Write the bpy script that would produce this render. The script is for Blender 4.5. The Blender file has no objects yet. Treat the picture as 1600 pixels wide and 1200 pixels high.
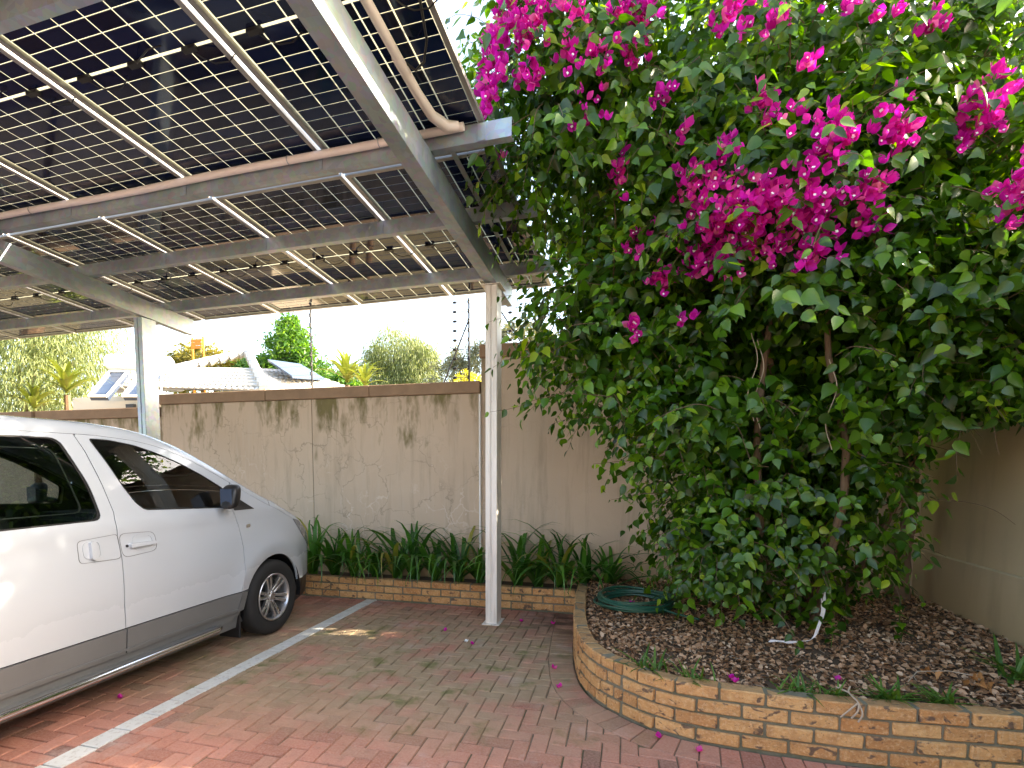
import bpy, bmesh, math, random
import numpy as np
from mathutils import Vector, Matrix
from mathutils.geometry import delaunay_2d_cdt

random.seed(7); rng = np.random.default_rng(7)
S = bpy.context.scene; COL = S.collection; R = math.radians

# ------------------------------------------------------------------ camera, sky, sun, exposure
cam = bpy.data.objects.new('camera', bpy.data.cameras.new('camera')); COL.objects.link(cam)
cam.data.sensor_fit = 'HORIZONTAL'; cam.data.sensor_width = 36; cam.data.lens = 18.45
cam.data.shift_x = 0.0219; cam.data.shift_y = 0.1175; cam.data.clip_start = .05; cam.data.clip_end = 2000
cam.location = (0, 0, 1.58); cam.rotation_euler = (R(90 - 3.976), 0, R(14.462)); S.camera = cam

SUN_AZ, SUN_EL = 72.0, 33.0          # azimuth from +Y towards +X
W = bpy.data.worlds.new('World'); S.world = W; W.use_nodes = True
nt = W.node_tree; nt.nodes.clear()
sky = nt.nodes.new('ShaderNodeTexSky'); sky.sky_type = 'NISHITA'; sky.sun_disc = False
sky.sun_elevation = R(SUN_EL); sky.sun_rotation = R(SUN_AZ); sky.dust_density = 3.0; sky.ozone_density = .8
bg = nt.nodes.new('ShaderNodeBackground'); bg.inputs[1].default_value = 0.15
wo = nt.nodes.new('ShaderNodeOutputWorld')
nt.links.new(sky.outputs[0], bg.inputs[0]); nt.links.new(bg.outputs[0], wo.inputs[0])
sl = bpy.data.lights.new('sun', 'SUN'); sl.energy = 3.0; sl.angle = R(.53); sl.color = (1, .94, .84)
sun = bpy.data.objects.new('sun', sl); COL.objects.link(sun)
ts = Vector((math.sin(R(SUN_AZ)) * math.cos(R(SUN_EL)), math.cos(R(SUN_AZ)) * math.cos(R(SUN_EL)), math.sin(R(SUN_EL))))
sun.rotation_euler = ts.to_track_quat('Z', 'Y').to_euler()
S.view_settings.view_transform = 'Standard'; S.view_settings.look = 'None'
S.view_settings.gamma = 1; S.view_settings.use_curve_mapping = False; S.view_settings.exposure = 2.8
S.view_settings.use_white_balance = True; S.view_settings.white_balance_temperature = 7500
S.cycles.max_bounces = 8; S.cycles.diffuse_bounces = 4; S.cycles.transparent_max_bounces = 12
S.cycles.use_denoising = True

# ------------------------------------------------------------------ helpers: materials
class NT:
    def __init__(s, name):
        s.m = bpy.data.materials.new(name); s.m.use_nodes = True; s.t = s.m.node_tree; s.t.nodes.clear()
        s.out = s.n('OutputMaterial'); s.geo = s.n('NewGeometry'); s.tc = s.n('TexCoord'); s.oi = s.n('ObjectInfo')
        s.pos = s.geo.outputs['Position']; s.obj = s.tc.outputs['Object']
    def n(s, k): return s.t.nodes.new('ShaderNode' + k)
    def put(s, sock, v):
        if v is None: return
        if isinstance(v, bpy.types.NodeSocket): s.t.links.new(v, sock)
        elif hasattr(sock.default_value, '__len__'):
            v = tuple(v); sock.default_value = v + (1,) if len(v) == 3 and len(sock.default_value) == 4 else v
        else: sock.default_value = v
    def math(s, op, a, b=0.0, c=None, clamp=False):
        n = s.n('Math'); n.operation = op; n.use_clamp = clamp; s.put(n.inputs[0], a); s.put(n.inputs[1], b)
        if c is not None: s.put(n.inputs[2], c)
        return n.outputs[0]
    def vec(s, v, scale=(1, 1, 1), loc=(0, 0, 0)):
        n = s.n('Mapping'); s.put(n.inputs['Vector'], v); s.put(n.inputs['Scale'], scale); s.put(n.inputs['Location'], loc); return n.outputs[0]
    def vadd(s, a, b):
        n = s.n('VectorMath'); s.put(n.inputs[0], a); s.put(n.inputs[1], b); return n.outputs[0]
    def noise(s, v, scale, detail=4, rough=.55, dist=0, col=False):
        n = s.n('TexNoise'); s.put(n.inputs['Vector'], v); n.inputs['Scale'].default_value = scale
        n.inputs['Detail'].default_value = detail; n.inputs['Roughness'].default_value = rough; n.inputs['Distortion'].default_value = dist
        return n.outputs['Color' if col else 0]
    def voro(s, v, scale, feature='F1', out=0, rand=1):
        n = s.n('TexVoronoi'); n.feature = feature; s.put(n.inputs['Vector'], v); n.inputs['Scale'].default_value = scale
        n.inputs['Randomness'].default_value = rand; return n.outputs[out]
    def ramp(s, fac, *stops, interp='LINEAR'):
        n = s.n('ValToRGB'); n.color_ramp.interpolation = interp; e = n.color_ramp.elements
        for i, (p, c) in enumerate(stops):
            el = e[i] if i < 2 else e.new(p)
            el.position = p; el.color = tuple(c) + (1,) if hasattr(c, '__len__') else (c, c, c, 1)
        s.put(n.inputs[0], fac); return n.outputs[0]
    def step(s, fac, a, b): return s.math('MULTIPLY_ADD', fac, 1 / (b - a), -a / (b - a), clamp=True)
    def mix(s, f, a, b, mode='MIX'):
        n = s.n('Mix'); n.data_type = 'RGBA'; n.blend_type = mode
        s.put(n.inputs[0], f); s.put(n.inputs[6], a); s.put(n.inputs[7], b); return n.outputs[2]
    def xyz(s, v):
        n = s.n('SeparateXYZ'); s.put(n.inputs[0], v); return n.outputs
    def hsv(s, c, h=.5, sat=1., v=1.):
        n = s.n('HueSaturation'); s.put(n.inputs['Color'], c); s.put(n.inputs['Hue'], h); s.put(n.inputs['Saturation'], sat); s.put(n.inputs['Value'], v); return n.outputs[0]
    def bump(s, h, strength=.3, dist=.01):
        n = s.n('Bump'); s.put(n.inputs['Height'], h); n.inputs['Strength'].default_value = strength; n.inputs['Distance'].default_value = dist; return n.outputs[0]
    def bsdf(s, col, rough=.6, metal=0, bump=None, spec=.5, coat=0, **k):
        n = s.n('BsdfPrincipled'); s.put(n.inputs['Base Color'], col); s.put(n.inputs['Roughness'], rough); s.put(n.inputs['Metallic'], metal)
        n.inputs['Specular IOR Level'].default_value = spec; n.inputs['Coat Weight'].default_value = coat
        n.inputs['Coat Roughness'].default_value = .03
        if bump is not None: s.put(n.inputs['Normal'], bump)
        return n.outputs[0]
    def mixs(s, f, a, b):
        n = s.n('MixShader'); s.put(n.inputs[0], f); s.put(n.inputs[1], a); s.put(n.inputs[2], b); return n.outputs[0]
    def done(s, sh): s.t.links.new(sh, s.out.inputs[0]); return s.m

def simple(name, col, rough=.6, metal=0, var=.15, vs=6., bs=60., bump=.1, spec=.5, coat=0):
    t = NT(name); v = t.obj
    nz = t.noise(v, vs, 5); c = t.hsv(col, v=t.math('MULTIPLY_ADD', nz, 2 * var, 1 - var))
    b = t.bump(t.noise(v, bs, 3), bump, .004) if bump else None
    return t.done(t.bsdf(c, t.math('MULTIPLY_ADD', nz, .2, rough - .1), metal, b, spec, coat))

MAT = {}
def leafmat(name, stops, trans, rough=.38, tw=.35, spec=.5):
    t = NT(name); r = t.math('FRACT', t.math('ADD', t.geo.outputs['Random Per Island'], t.oi.outputs['Random']))
    c = t.ramp(r, *stops)
    c = t.hsv(c, v=t.math('MULTIPLY_ADD', t.noise(t.pos, 3, 2), .7, .65))
    p = t.bsdf(c, rough, 0, None, spec)
    tr = t.n('BsdfTranslucent'); t.put(tr.inputs[0], t.mix(1., c, trans, 'MULTIPLY'))
    return t.done(t.mixs(tw, p, tr.outputs[0]))
MAT['leaf'] = leafmat('bougainvillea_leaf', [(0, (.014, .046, .003)), (.35, (.028, .088, .005)), (.7, (.055, .145, .007)), (.93, (.11, .23, .011)), (1, (.23, .33, .025))], (3.4, 3.0, .7), .3, .34)
MAT['bract'] = leafmat('bract', [(0, (.52, .008, .30)), (.5, (.72, .015, .46)), (.9, (.80, .05, .44)), (1, (.75, .2, .35))], (1.3, 1.2, 1.2), .45, .45, .35)
MAT['strap'] = leafmat('strap_leaf', [(0, (.025, .095, .014)), (.6, (.045, .16, .02)), (.93, (.085, .22, .025)), (1, (.3, .26, .06))], (2., 2., .7), .35, .25)
MAT['grass'] = leafmat('grass_blade', [(0, (.04, .12, .015)), (1, (.11, .22, .03))], (1.6, 1.6, .6), .5, .3)
MAT['tree_pepper'] = leafmat('pepper_tree_leaf', [(0, (.09, .13, .04)), (.5, (.17, .21, .07)), (1, (.28, .31, .12))], (1.5, 1.5, .8), .55, .4)
MAT['tree_green'] = leafmat('green_tree_leaf', [(0, (.03, .10, .015)), (.5, (.07, .18, .02)), (1, (.14, .26, .03))], (1.8, 1.8, .6), .5, .4)
MAT['tree_yellow'] = leafmat('yellow_tree_leaf', [(0, (.12, .12, .02)), (.5, (.2, .18, .03)), (1, (.28, .25, .05))], (1.6, 1.4, .6), .55, .4)
MAT['tree_grey'] = leafmat('grey_tree_leaf', [(0, (.09, .11, .06)), (1, (.2, .21, .12))], (1.4, 1.3, .8), .55, .35)
MAT['aloe'] = leafmat('aloe_leaf', [(0, (.14, .2, .03)), (1, (.26, .3, .06))], (1.3, 1.3, .6), .45, .25)
MAT['flower_yellow'] = leafmat('yellow_shrub_leaf', [(0, (.4, .38, .02)), (1, (.55, .5, .03))], (1.2, 1.2, .4), .5, .4)
MAT['chips'] = leafmat('dry_leaf', [(0, (.16, .08, .038)), (.4, (.36, .20, .105)), (.75, (.50, .30, .175)), (1, (.68, .48, .32))], (1., .8, .6), .75, .1, .2)
MAT['bark'] = simple('bark', (.16, .10, .06), .85, 0, .4, 14, 40, .6)
MAT['twig'] = simple('dry_twig', (.42, .33, .24), .8, 0, .3, 10)
MAT['soil'] = simple('soil', (.09, .056, .032), .95, 0, .4, 9, 50, .6)
MAT['rubber'] = simple('rubber', (.018, .018, .018), .75, 0, .2, 10)
MAT['blackplastic'] = simple('black_plastic', (.012, .012, .013), .4, 0, .1, 10, 80, .03)
MAT['darkinterior'] = simple('dark_interior', (.045, .046, .048), .8)
MAT['cladding'] = simple('grey_cladding', (.165, .17, .17), .42, .2, .1, 4, 90, .03)
MAT['chrome'] = simple('chrome', (.8, .8, .8), .16, 1, .05, 5, 10, 0)
MAT['alloy'] = simple('alloy', (.55, .55, .56), .3, .9, .12, 12, 30, .02)
MAT['pvc'] = simple('pvc_conduit', (.76, .69, .65), .45, 0, .1, 3, 30, .03)
MAT['hose'] = simple('green_hose', (.012, .085, .052), .4, 0, .3, 8)
MAT['white'] = simple('white_plastic', (.8, .8, .78), .4, 0, .04)
MAT['cloth'] = simple('white_strip', (.72, .68, .66), .8, 0, .25, 20)
MAT['orange'] = simple('orange_board', (.8, .26, .02), .6, 0, .15, 3)
MAT['wire'] = simple('fence_steel', (.05, .05, .05), .5, .5)
MAT['cream'] = simple('cream_plaster', (.55, .47, .36), .9, 0, .1, 2)
MAT['rooftile'] = simple('roof_tile', (.48, .46, .42), .85, 0, .2, 3, 30, .3)
MAT['collector'] = simple('collector_glass', (.05, .07, .11), .15, .1, .1, 3, 10, 0)
MAT['dryleaf'] = simple('orange_dry_leaf', (.42, .19, .06), .7, 0, .3, 20)
MAT['wiper'] = simple('yellow_sticker', (.75, .68, .02), .6, 0, .05)

def m_galv():
    t = NT('galvanised_steel'); sp = t.voro(t.obj, 22, 'F1', 1); nz = t.noise(t.obj, 3, 5)
    st = t.noise(t.vec(t.obj, (14, 1.2, 14)), 3, 4)
    c = t.mix(t.step(nz, .3, .75), (.27, .32, .35), (.44, .50, .54)); c = t.mix(.12, c, sp, 'OVERLAY')
    c = t.mix(t.math('MULTIPLY', t.step(st, .58, .75), .35), c, (.36, .29, .22))
    return t.done(t.bsdf(c, t.math('MULTIPLY_ADD', nz, .25, .3), .5, t.bump(nz, .05, .004)))
MAT['galv'] = m_galv()
def m_alu():
    t = NT('aluminium_frame'); nz = t.noise(t.obj, 7, 4)
    return t.done(t.bsdf(t.mix(nz, (.30, .295, .28), (.42, .41, .39)), .42, .7))
MAT['alu'] = m_alu()
def m_postpaint():
    t = NT('painted_steel'); nz = t.noise(t.obj, 4, 5); st = t.noise(t.vec(t.obj, (18, 18, 1)), 2, 4)
    c = t.mix(t.step(st, .45, .75), (.80, .77, .72), (.60, .55, .49))
    return t.done(t.bsdf(c, .55, .25, t.bump(nz, .06, .004)))
MAT['postpaint'] = m_postpaint()
def m_cell():
    t = NT('solar_cell'); r = t.math('FRACT', t.math('ADD', t.geo.outputs['Random Per Island'], t.oi.outputs['Random']))
    c = t.mix(r, (.004, .007, .026), (.008, .016, .060))
    return t.done(t.bsdf(c, .06, 0, t.bump(t.noise(t.pos, 1.6, 2), .012, .05), .42, 0.))
MAT['cell'] = m_cell()
def m_panelglass():
    t = NT('panel_back_glass'); a = t.n('BsdfTranslucent'); a.inputs[0].default_value = (.36, .345, .24, 1)
    b = t.bsdf((.42, .40, .29), .4)
    return t.done(t.mixs(.6, b, a.outputs[0]))
MAT['panelglass'] = m_panelglass()
def m_paint():
    t = NT('white_car_paint'); nz = t.noise(t.obj, 2.5, 4); z = t.xyz(t.pos)[2]
    d = t.math('MULTIPLY', t.step(z, .85, .4), t.math('MULTIPLY_ADD', t.noise(t.vec(t.obj, (1, 1, .5)), 3, 6, .7), .6, .15))
    c = t.mix(t.math('MULTIPLY', d, .25), (.49, .535, .58), (.38, .35, .31))
    return t.done(t.bsdf(c, t.math('MULTIPLY_ADD', d, .2, .24), 0, None, .5, .9))
MAT['paint'] = m_paint()
def m_glass(name, tint, base=.05):
    t = NT(name); tr = t.n('BsdfTransparent'); tr.inputs[0].default_value = (*tint, 1)
    g = t.n('BsdfGlossy'); g.inputs[0].default_value = (1, 1, 1, 1); g.inputs[1].default_value = .0
    fr = t.n('Fresnel'); fr.inputs[0].default_value = 1.55
    return t.done(t.mixs(t.math('ADD', fr.outputs[0], base, clamp=True), tr.outputs[0], g.outputs[0]))
MAT['glass'] = m_glass('window_glass', (.80, .86, .84), .03); MAT['tint'] = m_glass('tinted_glass', (.36, .42, .41), .03)
MAT['lampglass'] = simple('headlamp_lens', (.22, .24, .26), .06, .3, .2, 20, 10, 0, .5, 1)

def m_brick():
    t = NT('face_brick'); r = t.oi.outputs['Random']; off = t.n('CombineXYZ'); t.put(off.inputs[0], t.math('MULTIPLY', r, 37)); t.put(off.inputs[1], t.math('MULTIPLY', r, 71))
    v = t.vadd(t.obj, off.outputs[0])
    c = t.ramp(r, (0, (.48, .24, .095)), (.35, (.60, .33, .135)), (.7, (.66, .385, .165)), (1, (.52, .235, .085)))
    c = t.mix(t.math('MULTIPLY', t.step(t.noise(v, 16, 5), .42, .7), .55), c, (.34, .15, .06))
    c = t.mix(t.math('MULTIPLY', t.step(t.noise(v, 60, 3), .5, .68), .5), c, (.70, .47, .26))
    c = t.mix(t.math('MULTIPLY', t.step(t.noise(t.vec(v, (1, 1, 1.7)), 13, 3, .5, .6), .60, .66), .85), c, (.09, .065, .055))
    c = t.mix(t.math('MULTIPLY', t.step(t.noise(v, 75, 2), .67, .72), .7), c, (.16, .07, .04))
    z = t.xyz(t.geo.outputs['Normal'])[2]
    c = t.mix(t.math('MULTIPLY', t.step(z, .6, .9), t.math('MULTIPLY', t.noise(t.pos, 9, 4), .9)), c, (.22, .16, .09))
    h = t.math('ADD', t.noise(v, 45, 4), t.math('MULTIPLY', t.noise(v, 140, 2), .4))
    return t.done(t.bsdf(c, .85, 0, t.bump(h, .9, .008), .3))
MAT['brick'] = m_brick()
def m_mortar():
    t = NT('mortar'); nz = t.noise(t.pos, 30, 5); gz = t.noise(t.pos, 4, 4)
    c = t.mix(nz, (.13, .12, .08), (.27, .25, .19)); c = t.mix(t.math('MULTIPLY', t.step(gz, .45, .7), .5), c, (.09, .10, .04))
    return t.done(t.bsdf(c, .95, 0, t.bump(nz, .6, .006), .2))
MAT['mortar'] = m_mortar()
def paver_color(t, r):
    c = t.ramp(r, (0, (.28, .110, .072)), (.3, (.41, .165, .108)), (.75, (.48, .21, .145)), (.9, (.36, .18, .12)), (1, (.19, .085, .06)))
    p = t.pos; x, y, z = t.xyz(p)
    c = t.mix(t.math('MULTIPLY', t.step(t.noise(p, 75, 5, .7), .4, .7), .5), c, (.55, .33, .27))
    c = t.mix(t.math('MULTIPLY', t.step(t.noise(p, 18, 4), .55, .75), .45), c, (.20, .10, .07))
    # the damp, mossy part of the yard lies under the carport and by the post
    dx = t.math('SUBTRACT', x, -2.1); dy = t.math('SUBTRACT', y, 4.0)
    d = t.math('ADD', t.math('MULTIPLY', t.math('MULTIPLY', dx, dx), .22), t.math('MULTIPLY', dy, dy))
    damp = t.math('MULTIPLY', t.step(d, 2.6, .5), t.step(t.noise(p, 2.2, 5, .6), .30, .52))
    c = t.mix(t.math('MULTIPLY', damp, .85), c, t.mix(t.noise(p, 11, 4), (.19, .155, .075), (.46, .36, .24)))
    c = t.mix(t.math('MULTIPLY', damp, t.math('MULTIPLY', t.step(t.noise(p, 4.5, 4), .56, .68), .75)), c, (.12, .13, .035))
    c = t.mix(t.math('MULTIPLY', t.step(t.noise(p, 1.5, 6, .7), .56, .70), .5), c, (.50, .42, .37))
    corner_dark = t.math('MULTIPLY', t.step(y, 4.55, 5.2), t.math('MULTIPLY', t.step(x, -1.15, -.7), t.step(t.noise(p, 5, 3), .35, .55)))  # pavers darker in the corner beside the brick planter
    return t.mix(t.math('MULTIPLY', corner_dark, .7), c, (.05, .035, .022))
def m_paver():
    t = NT('clay_paver'); r = t.math('FRACT', t.math('ADD', t.geo.outputs['Random Per Island'], t.oi.outputs['Random']))
    h = t.math('ADD', t.noise(t.pos, 40, 4), t.math('MULTIPLY', t.noise(t.pos, 220, 2), .5))
    return t.done(t.bsdf(paver_color(t, r), .78, 0, t.bump(h, .75, .005), .35))
MAT['paver'] = m_paver()
def m_sand():
    t = NT('joint_sand'); nz = t.noise(t.pos, 60, 4); g = t.noise(t.pos, 2.5, 4)
    c = t.mix(nz, (.09, .065, .045), (.30, .23, .16)); c = t.mix(t.math('MULTIPLY', t.step(g, .45, .7), .7), c, (.06, .07, .022))
    return t.done(t.bsdf(c, .95, 0, t.bump(nz, .6, .004), .2))
MAT['sand'] = m_sand()
def m_paving_far():
    t = NT('paving_beyond'); n = t.n('TexBrick'); t.put(n.inputs['Vector'], t.vec(t.pos, (5, 5, 5)))
    n.inputs['Scale'].default_value = 1; n.inputs['Mortar Size'].default_value = .025; n.inputs['Color1'].default_value = (.25, .11, .085, 1)
    n.inputs['Color2'].default_value = (.2, .09, .07, 1); n.inputs['Mortar'].default_value = (.1, .075, .05, 1)
    return t.done(t.bsdf(n.outputs[0], .85))
MAT['paving_far'] = m_paving_far()
def m_linepaint():
    t = NT('worn_white_paint'); w = t.step(t.noise(t.pos, 22, 6, .75), .52, .68)
    c = t.mix(t.math('MULTIPLY', w, .6), t.mix(t.noise(t.pos, 6, 4), (.50, .50, .46), (.70, .70, .67)), (.27, .2, .15))
    return t.done(t.bsdf(c, .7, 0, t.bump(t.noise(t.pos, 80, 4), .3, .003)))
MAT['linepaint'] = m_linepaint()
def m_wall():
    t = NT('stained_plaster'); p = t.pos; x, y, z = t.xyz(p)
    big = t.noise(p, 1.1, 5); c = t.mix(big, (.47, .36, .265), (.64, .515, .40))
    stk = t.noise(t.vec(p, (7, 7, .7)), 1.6, 5, .6)
    c = t.mix(t.math('MULTIPLY', t.step(stk, .5, .75), .5), c, (.32, .25, .18))
    c = t.mix(t.math('MULTIPLY', t.step(t.noise(t.vec(p, (9, 9, .9), (3, 0, 5)), 1.7, 4), .55, .75), .4), c, (.56, .47, .38))
    left = t.step(x, -1.3, -1.9)
    dn = t.vadd(p, t.vec(t.noise(p, 3.2, 4, .6, 0, True), (.55, .55, .55)))
    # hairline cracks and map cracking
    cr = t.voro(t.vec(dn, (1, 1, .75)), 2.3, 'DISTANCE_TO_EDGE'); crm = t.step(t.noise(p, 1.3, 3), .40, .6)
    c = t.mix(t.math('MULTIPLY', t.math('MULTIPLY', t.step(cr, .024, .004), crm), t.math('MULTIPLY_ADD', left, .34, .06)), c, (.12, .10, .07))
    # moss running down from the coping
    hi = t.step(z, 1.35, 2.45); ms = t.noise(t.vec(p, (3.2, 3.2, .9), (7.3, 0, 1)), 1.15, 5, .6); fine = t.noise(t.vec(p, (2, 2, .8)), 9, 4)
    moss = t.math('MULTIPLY', t.step(t.math('MULTIPLY_ADD', hi, .22, t.math('MULTIPLY_ADD', fine, .22, ms)), .76, .90), t.math('MULTIPLY', left, t.step(z, 1.1, 1.6)))
    c = t.mix(t.math('MULTIPLY', moss, .85), c, t.mix(fine, (.065, .062, .014), (.17, .15, .045)))
    # lime bleeding
    lo = t.math('MULTIPLY', t.step(z, .55, .95), t.step(z, 1.85, 1.35))
    ef = t.voro(t.vec(dn, (1.5, 1.5, .8), (4, 0, 2)), 2.6, 'DISTANCE_TO_EDGE'); efm = t.step(t.noise(t.vec(p, (2.2, 2.2, .8), (1, 0, 0)), 1.4, 4), .52, .62)
    c = t.mix(t.math('MULTIPLY', t.math('MULTIPLY', t.step(ef, .045, .006), efm), t.math('MULTIPLY', lo, t.math('MULTIPLY', left, .5))), c, (.72, .64, .55))
    c = t.mix(t.math('MULTIPLY', t.step(z, .8, .25), .5), c, (.34, .20, .075))
    h = t.math('ADD', t.noise(p, 30, 4), t.math('MULTIPLY', t.noise(p, 160, 2), .4))
    return t.done(t.bsdf(c, .92, 0, t.bump(h, .35, .006), .2))
MAT['wall'] = m_wall()
def m_wallright():
    t = NT('smooth_plaster'); p = t.pos; z = t.xyz(p)[2]; c = t.mix(t.noise(p, .9, 5), (.48, .385, .235), (.62, .51, .335))
    c = t.mix(t.math('MULTIPLY', t.step(t.noise(t.vec(p, (4, 4, .8)), 1.5, 4), .5, .75), .35), c, (.27, .23, .15))
    c = t.mix(t.math('MULTIPLY', t.step(z, .75, .3), .45), c, (.33, .2, .07))
    return t.done(t.bsdf(c, .92, 0, t.bump(t.noise(p, 60, 4), .3, .004), .2))
MAT['wallright'] = m_wallright()
MAT['coping'] = simple('coping_plaster', (.30, .20, .13), .9, 0, .35, 5, 40, .4)
MAT['earth'] = simple('earth', (.16, .13, .07), .95, 0, .3, .5, 8, .3)

# ------------------------------------------------------------------ helpers: objects
def link(name, me, mat=None, parent=None, smooth=False):
    if mat is not None and not me.materials: me.materials.append(MAT[mat] if isinstance(mat, str) else mat)
    if smooth: me.polygons.foreach_set('use_smooth', [True] * len(me.polygons))
    o = bpy.data.objects.new(name, me); COL.objects.link(o)
    if parent is not None: o.parent = parent
    return o
def tag(o, label=None, cat=None, group=None, kind=None):
    if label: o['label'] = label
    if cat: o['category'] = cat
    if group: o['group'] = group
    if kind: o['kind'] = kind
    return o
def thing(name, label, cat, loc=(0, 0, 0), group=None):
    o = bpy.data.objects.new(name, None); COL.objects.link(o); o.location = loc; o.empty_display_size = .1
    return tag(o, label, cat, group)
def mesh(name, v, f):
    me = bpy.data.meshes.new(name); me.from_pydata([tuple(q) for q in v], [], [tuple(q) for q in f]); me.update(); return me
class MB:
    """collects shapes in world coordinates; build() links them as one mesh"""
    def __init__(s): s.v = []; s.f = []
    def add(s, v, f): o = len(s.v); s.v += [tuple(q) for q in v]; s.f += [tuple(i + o for i in q) for q in f]; return s
    def box(s, lo, hi, M=None):
        v = [Vector((x, y, z)) for x in (lo[0], hi[0]) for y in (lo[1], hi[1]) for z in (lo[2], hi[2])]
        if M is not None: v = [M @ q for q in v]
        return s.add(v, [(0, 1, 3, 2), (4, 6, 7, 5), (0, 4, 5, 1), (2, 3, 7, 6), (0, 2, 6, 4), (1, 5, 7, 3)])
    def tube(s, pts, r, n=8, caps=True):
        pts = [Vector(p) for p in pts]; rs = r if hasattr(r, '__len__') else [r] * len(pts); rings = []; up = Vector((.13, .31, .94)).normalized()
        for i, p in enumerate(pts):
            d = (pts[min(i + 1, len(pts) - 1)] - pts[max(i - 1, 0)]).normalized()
            a = up - d * up.dot(d)
            if a.length < .05: a = Vector((1, 0, 0)) - d * d.x
            a.normalize(); up = a; b = d.cross(a)
            rings.append([p + (a * math.cos(t) + b * math.sin(t)) * rs[i] for t in [2 * math.pi * k / n for k in range(n)]])
        v = [q for g in rings for q in g]; f = []
        for i in range(len(pts) - 1):
            for k in range(n): f.append((i * n + k, i * n + (k + 1) % n, (i + 1) * n + (k + 1) % n, (i + 1) * n + k))
        if caps: f += [tuple(range(n))[::-1], tuple(range((len(pts) - 1) * n, len(pts) * n))]
        return s.add(v, f)
    def lathe(s, prof, M, n=40):
        v = []; f = []
        for (r, h) in prof:
            for k in range(n):
                t = 2 * math.pi * k / n; v.append(M @ Vector((r * math.cos(t), r * math.sin(t), h)))
        for i in range(len(prof) - 1):
            for k in range(n): f.append((i * n + k, i * n + (k + 1) % n, (i + 1) * n + (k + 1) % n, (i + 1) * n + k))
        return s.add(v, f)
    def build(s, name, mat, parent=None, smooth=False, bevel=0, seg=1):
        me = mesh(name, s.v, s.f)
        if bevel:
            bm = bmesh.new(); bm.from_mesh(me); bmesh.ops.bevel(bm, geom=bm.edges[:], offset=bevel, segments=seg, affect='EDGES', clamp_overlap=True); bm.to_mesh(me); bm.free()
        o = link(name, me, mat, parent)
        if smooth:
            me.polygons.foreach_set('use_smooth', [True] * len(me.polygons))
            try: me.set_sharp_from_angle(angle=R(38))
            except Exception: pass
        # parented to an empty with a location: keep world placement
        if parent is not None and parent.type == 'EMPTY': o.matrix_parent_inverse = Matrix.Translation(-parent.location)
        return o
def box(name, lo, hi, mat, parent=None, bevel=.004): return MB().box(lo, hi).build(name, mat, parent, bevel=bevel)
def kid(o, parent):
    o.parent = parent
    if parent.type == 'EMPTY': o.matrix_parent_inverse = Matrix.Translation(-parent.location)
    return o
def frames(d, n):
    """rotation matrices (N,3,3) with local y along d and local z near n"""
    d = d / np.linalg.norm(d, axis=1, keepdims=True); x = np.cross(d, n); x /= np.linalg.norm(x, axis=1, keepdims=True) + 1e-9
    z = np.cross(x, d); return np.stack([x, d, z], axis=2)
def batch(name, tv, tf, pos, rot, sc, mat, parent=None, smooth=True):
    tv = np.asarray(tv, float); tf = np.asarray(tf, np.int32); N = len(pos); n = len(tv)
    sc = np.asarray(sc, float); sc = sc[:, None, None] if sc.ndim == 1 else sc[:, None, :]
    v = np.einsum('nij,nkj->nki', rot, tv[None] * sc) + pos[:, None, :]
    f = (tf[None] + (np.arange(N) * n)[:, None, None]).reshape(-1)
    me = bpy.data.meshes.new(name); me.vertices.add(N * n); me.vertices.foreach_set('co', v.reshape(-1).astype(np.float32))
    nt_ = N * len(tf); me.loops.add(nt_ * 3); me.loops.foreach_set('vertex_index', f.astype(np.int32)); me.polygons.add(nt_)
    me.polygons.foreach_set('loop_start', np.arange(nt_, dtype=np.int32) * 3)
    if smooth: me.polygons.foreach_set('use_smooth', np.ones(nt_, bool))
    me.update(calc_edges=True); me.validate()
    o = link(name, me, mat)
    if parent is not None: kid(o, parent)
    return o
def single(name, me, pos, rot, sc, parent):
    o = bpy.data.objects.new(name, me); COL.objects.link(o)
    s3 = np.ones(3) * sc; M = Matrix([[rot[i][j] * s3[j] for j in range(3)] + [pos[i]] for i in range(3)] + [[0, 0, 0, 1]])
    kid(o, parent); o.matrix_basis = M; return o
def catmull(P, per=12):
    P = [np.array(p, float) for p in P]; P = [2 * P[0] - P[1]] + P + [2 * P[-1] - P[-2]]; out = []
    for i in range(1, len(P) - 2):
        a, b, c, d = P[i - 1:i + 3]
        for k in range(per):
            t = k / per; out.append(.5 * ((2 * b) + (-a + c) * t + (2 * a - 5 * b + 4 * c - d) * t * t + (-a + 3 * b - 3 * c + d) * t ** 3))
    return out + [P[-2]]

# leaf templates: y along the leaf, z the face normal
def leaf_template(rows, curl=.18, fold=.22):
    v = []; f = []; last = len(rows) - 1
    for t, w in rows:
        z = -curl * t * t
        v += [(-w, t, z + fold * w), (0, t, z), (w, t, z + fold * w)] if w > 0 else [(0, t, z)]
    idx = []; k = 0
    for t, w in rows: idx.append(list(range(k, k + (3 if w > 0 else 1)))); k += 3 if w > 0 else 1
    for a, b in zip(idx, idx[1:]):
        if len(a) == 1: f += [(a[0], b[1], b[0]), (a[0], b[2], b[1])]
        elif len(b) == 1: f += [(a[0], a[1], b[0]), (a[1], a[2], b[0])]
        else: f += [(a[0], a[1], b[1]), (a[0], b[1], b[0]), (a[1], a[2], b[2]), (a[1], b[2], b[1])]
    return v, f
LEAF = leaf_template([(0, 0), (.10, .27), (.32, .38), (.62, .26), (.84, .10), (1.06, 0)])
LEAF2 = leaf_template([(0, 0), (.12, .22), (.38, .30), (.7, .19), (1.05, 0)], -.12, .35)
SPRIG = leaf_template([(0, 0), (.35, .16), (1, 0)], .15, .3)
STRIP = leaf_template([(0, 0), (.3, .07), (.7, .06), (1, 0)], .1, .3)

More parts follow.
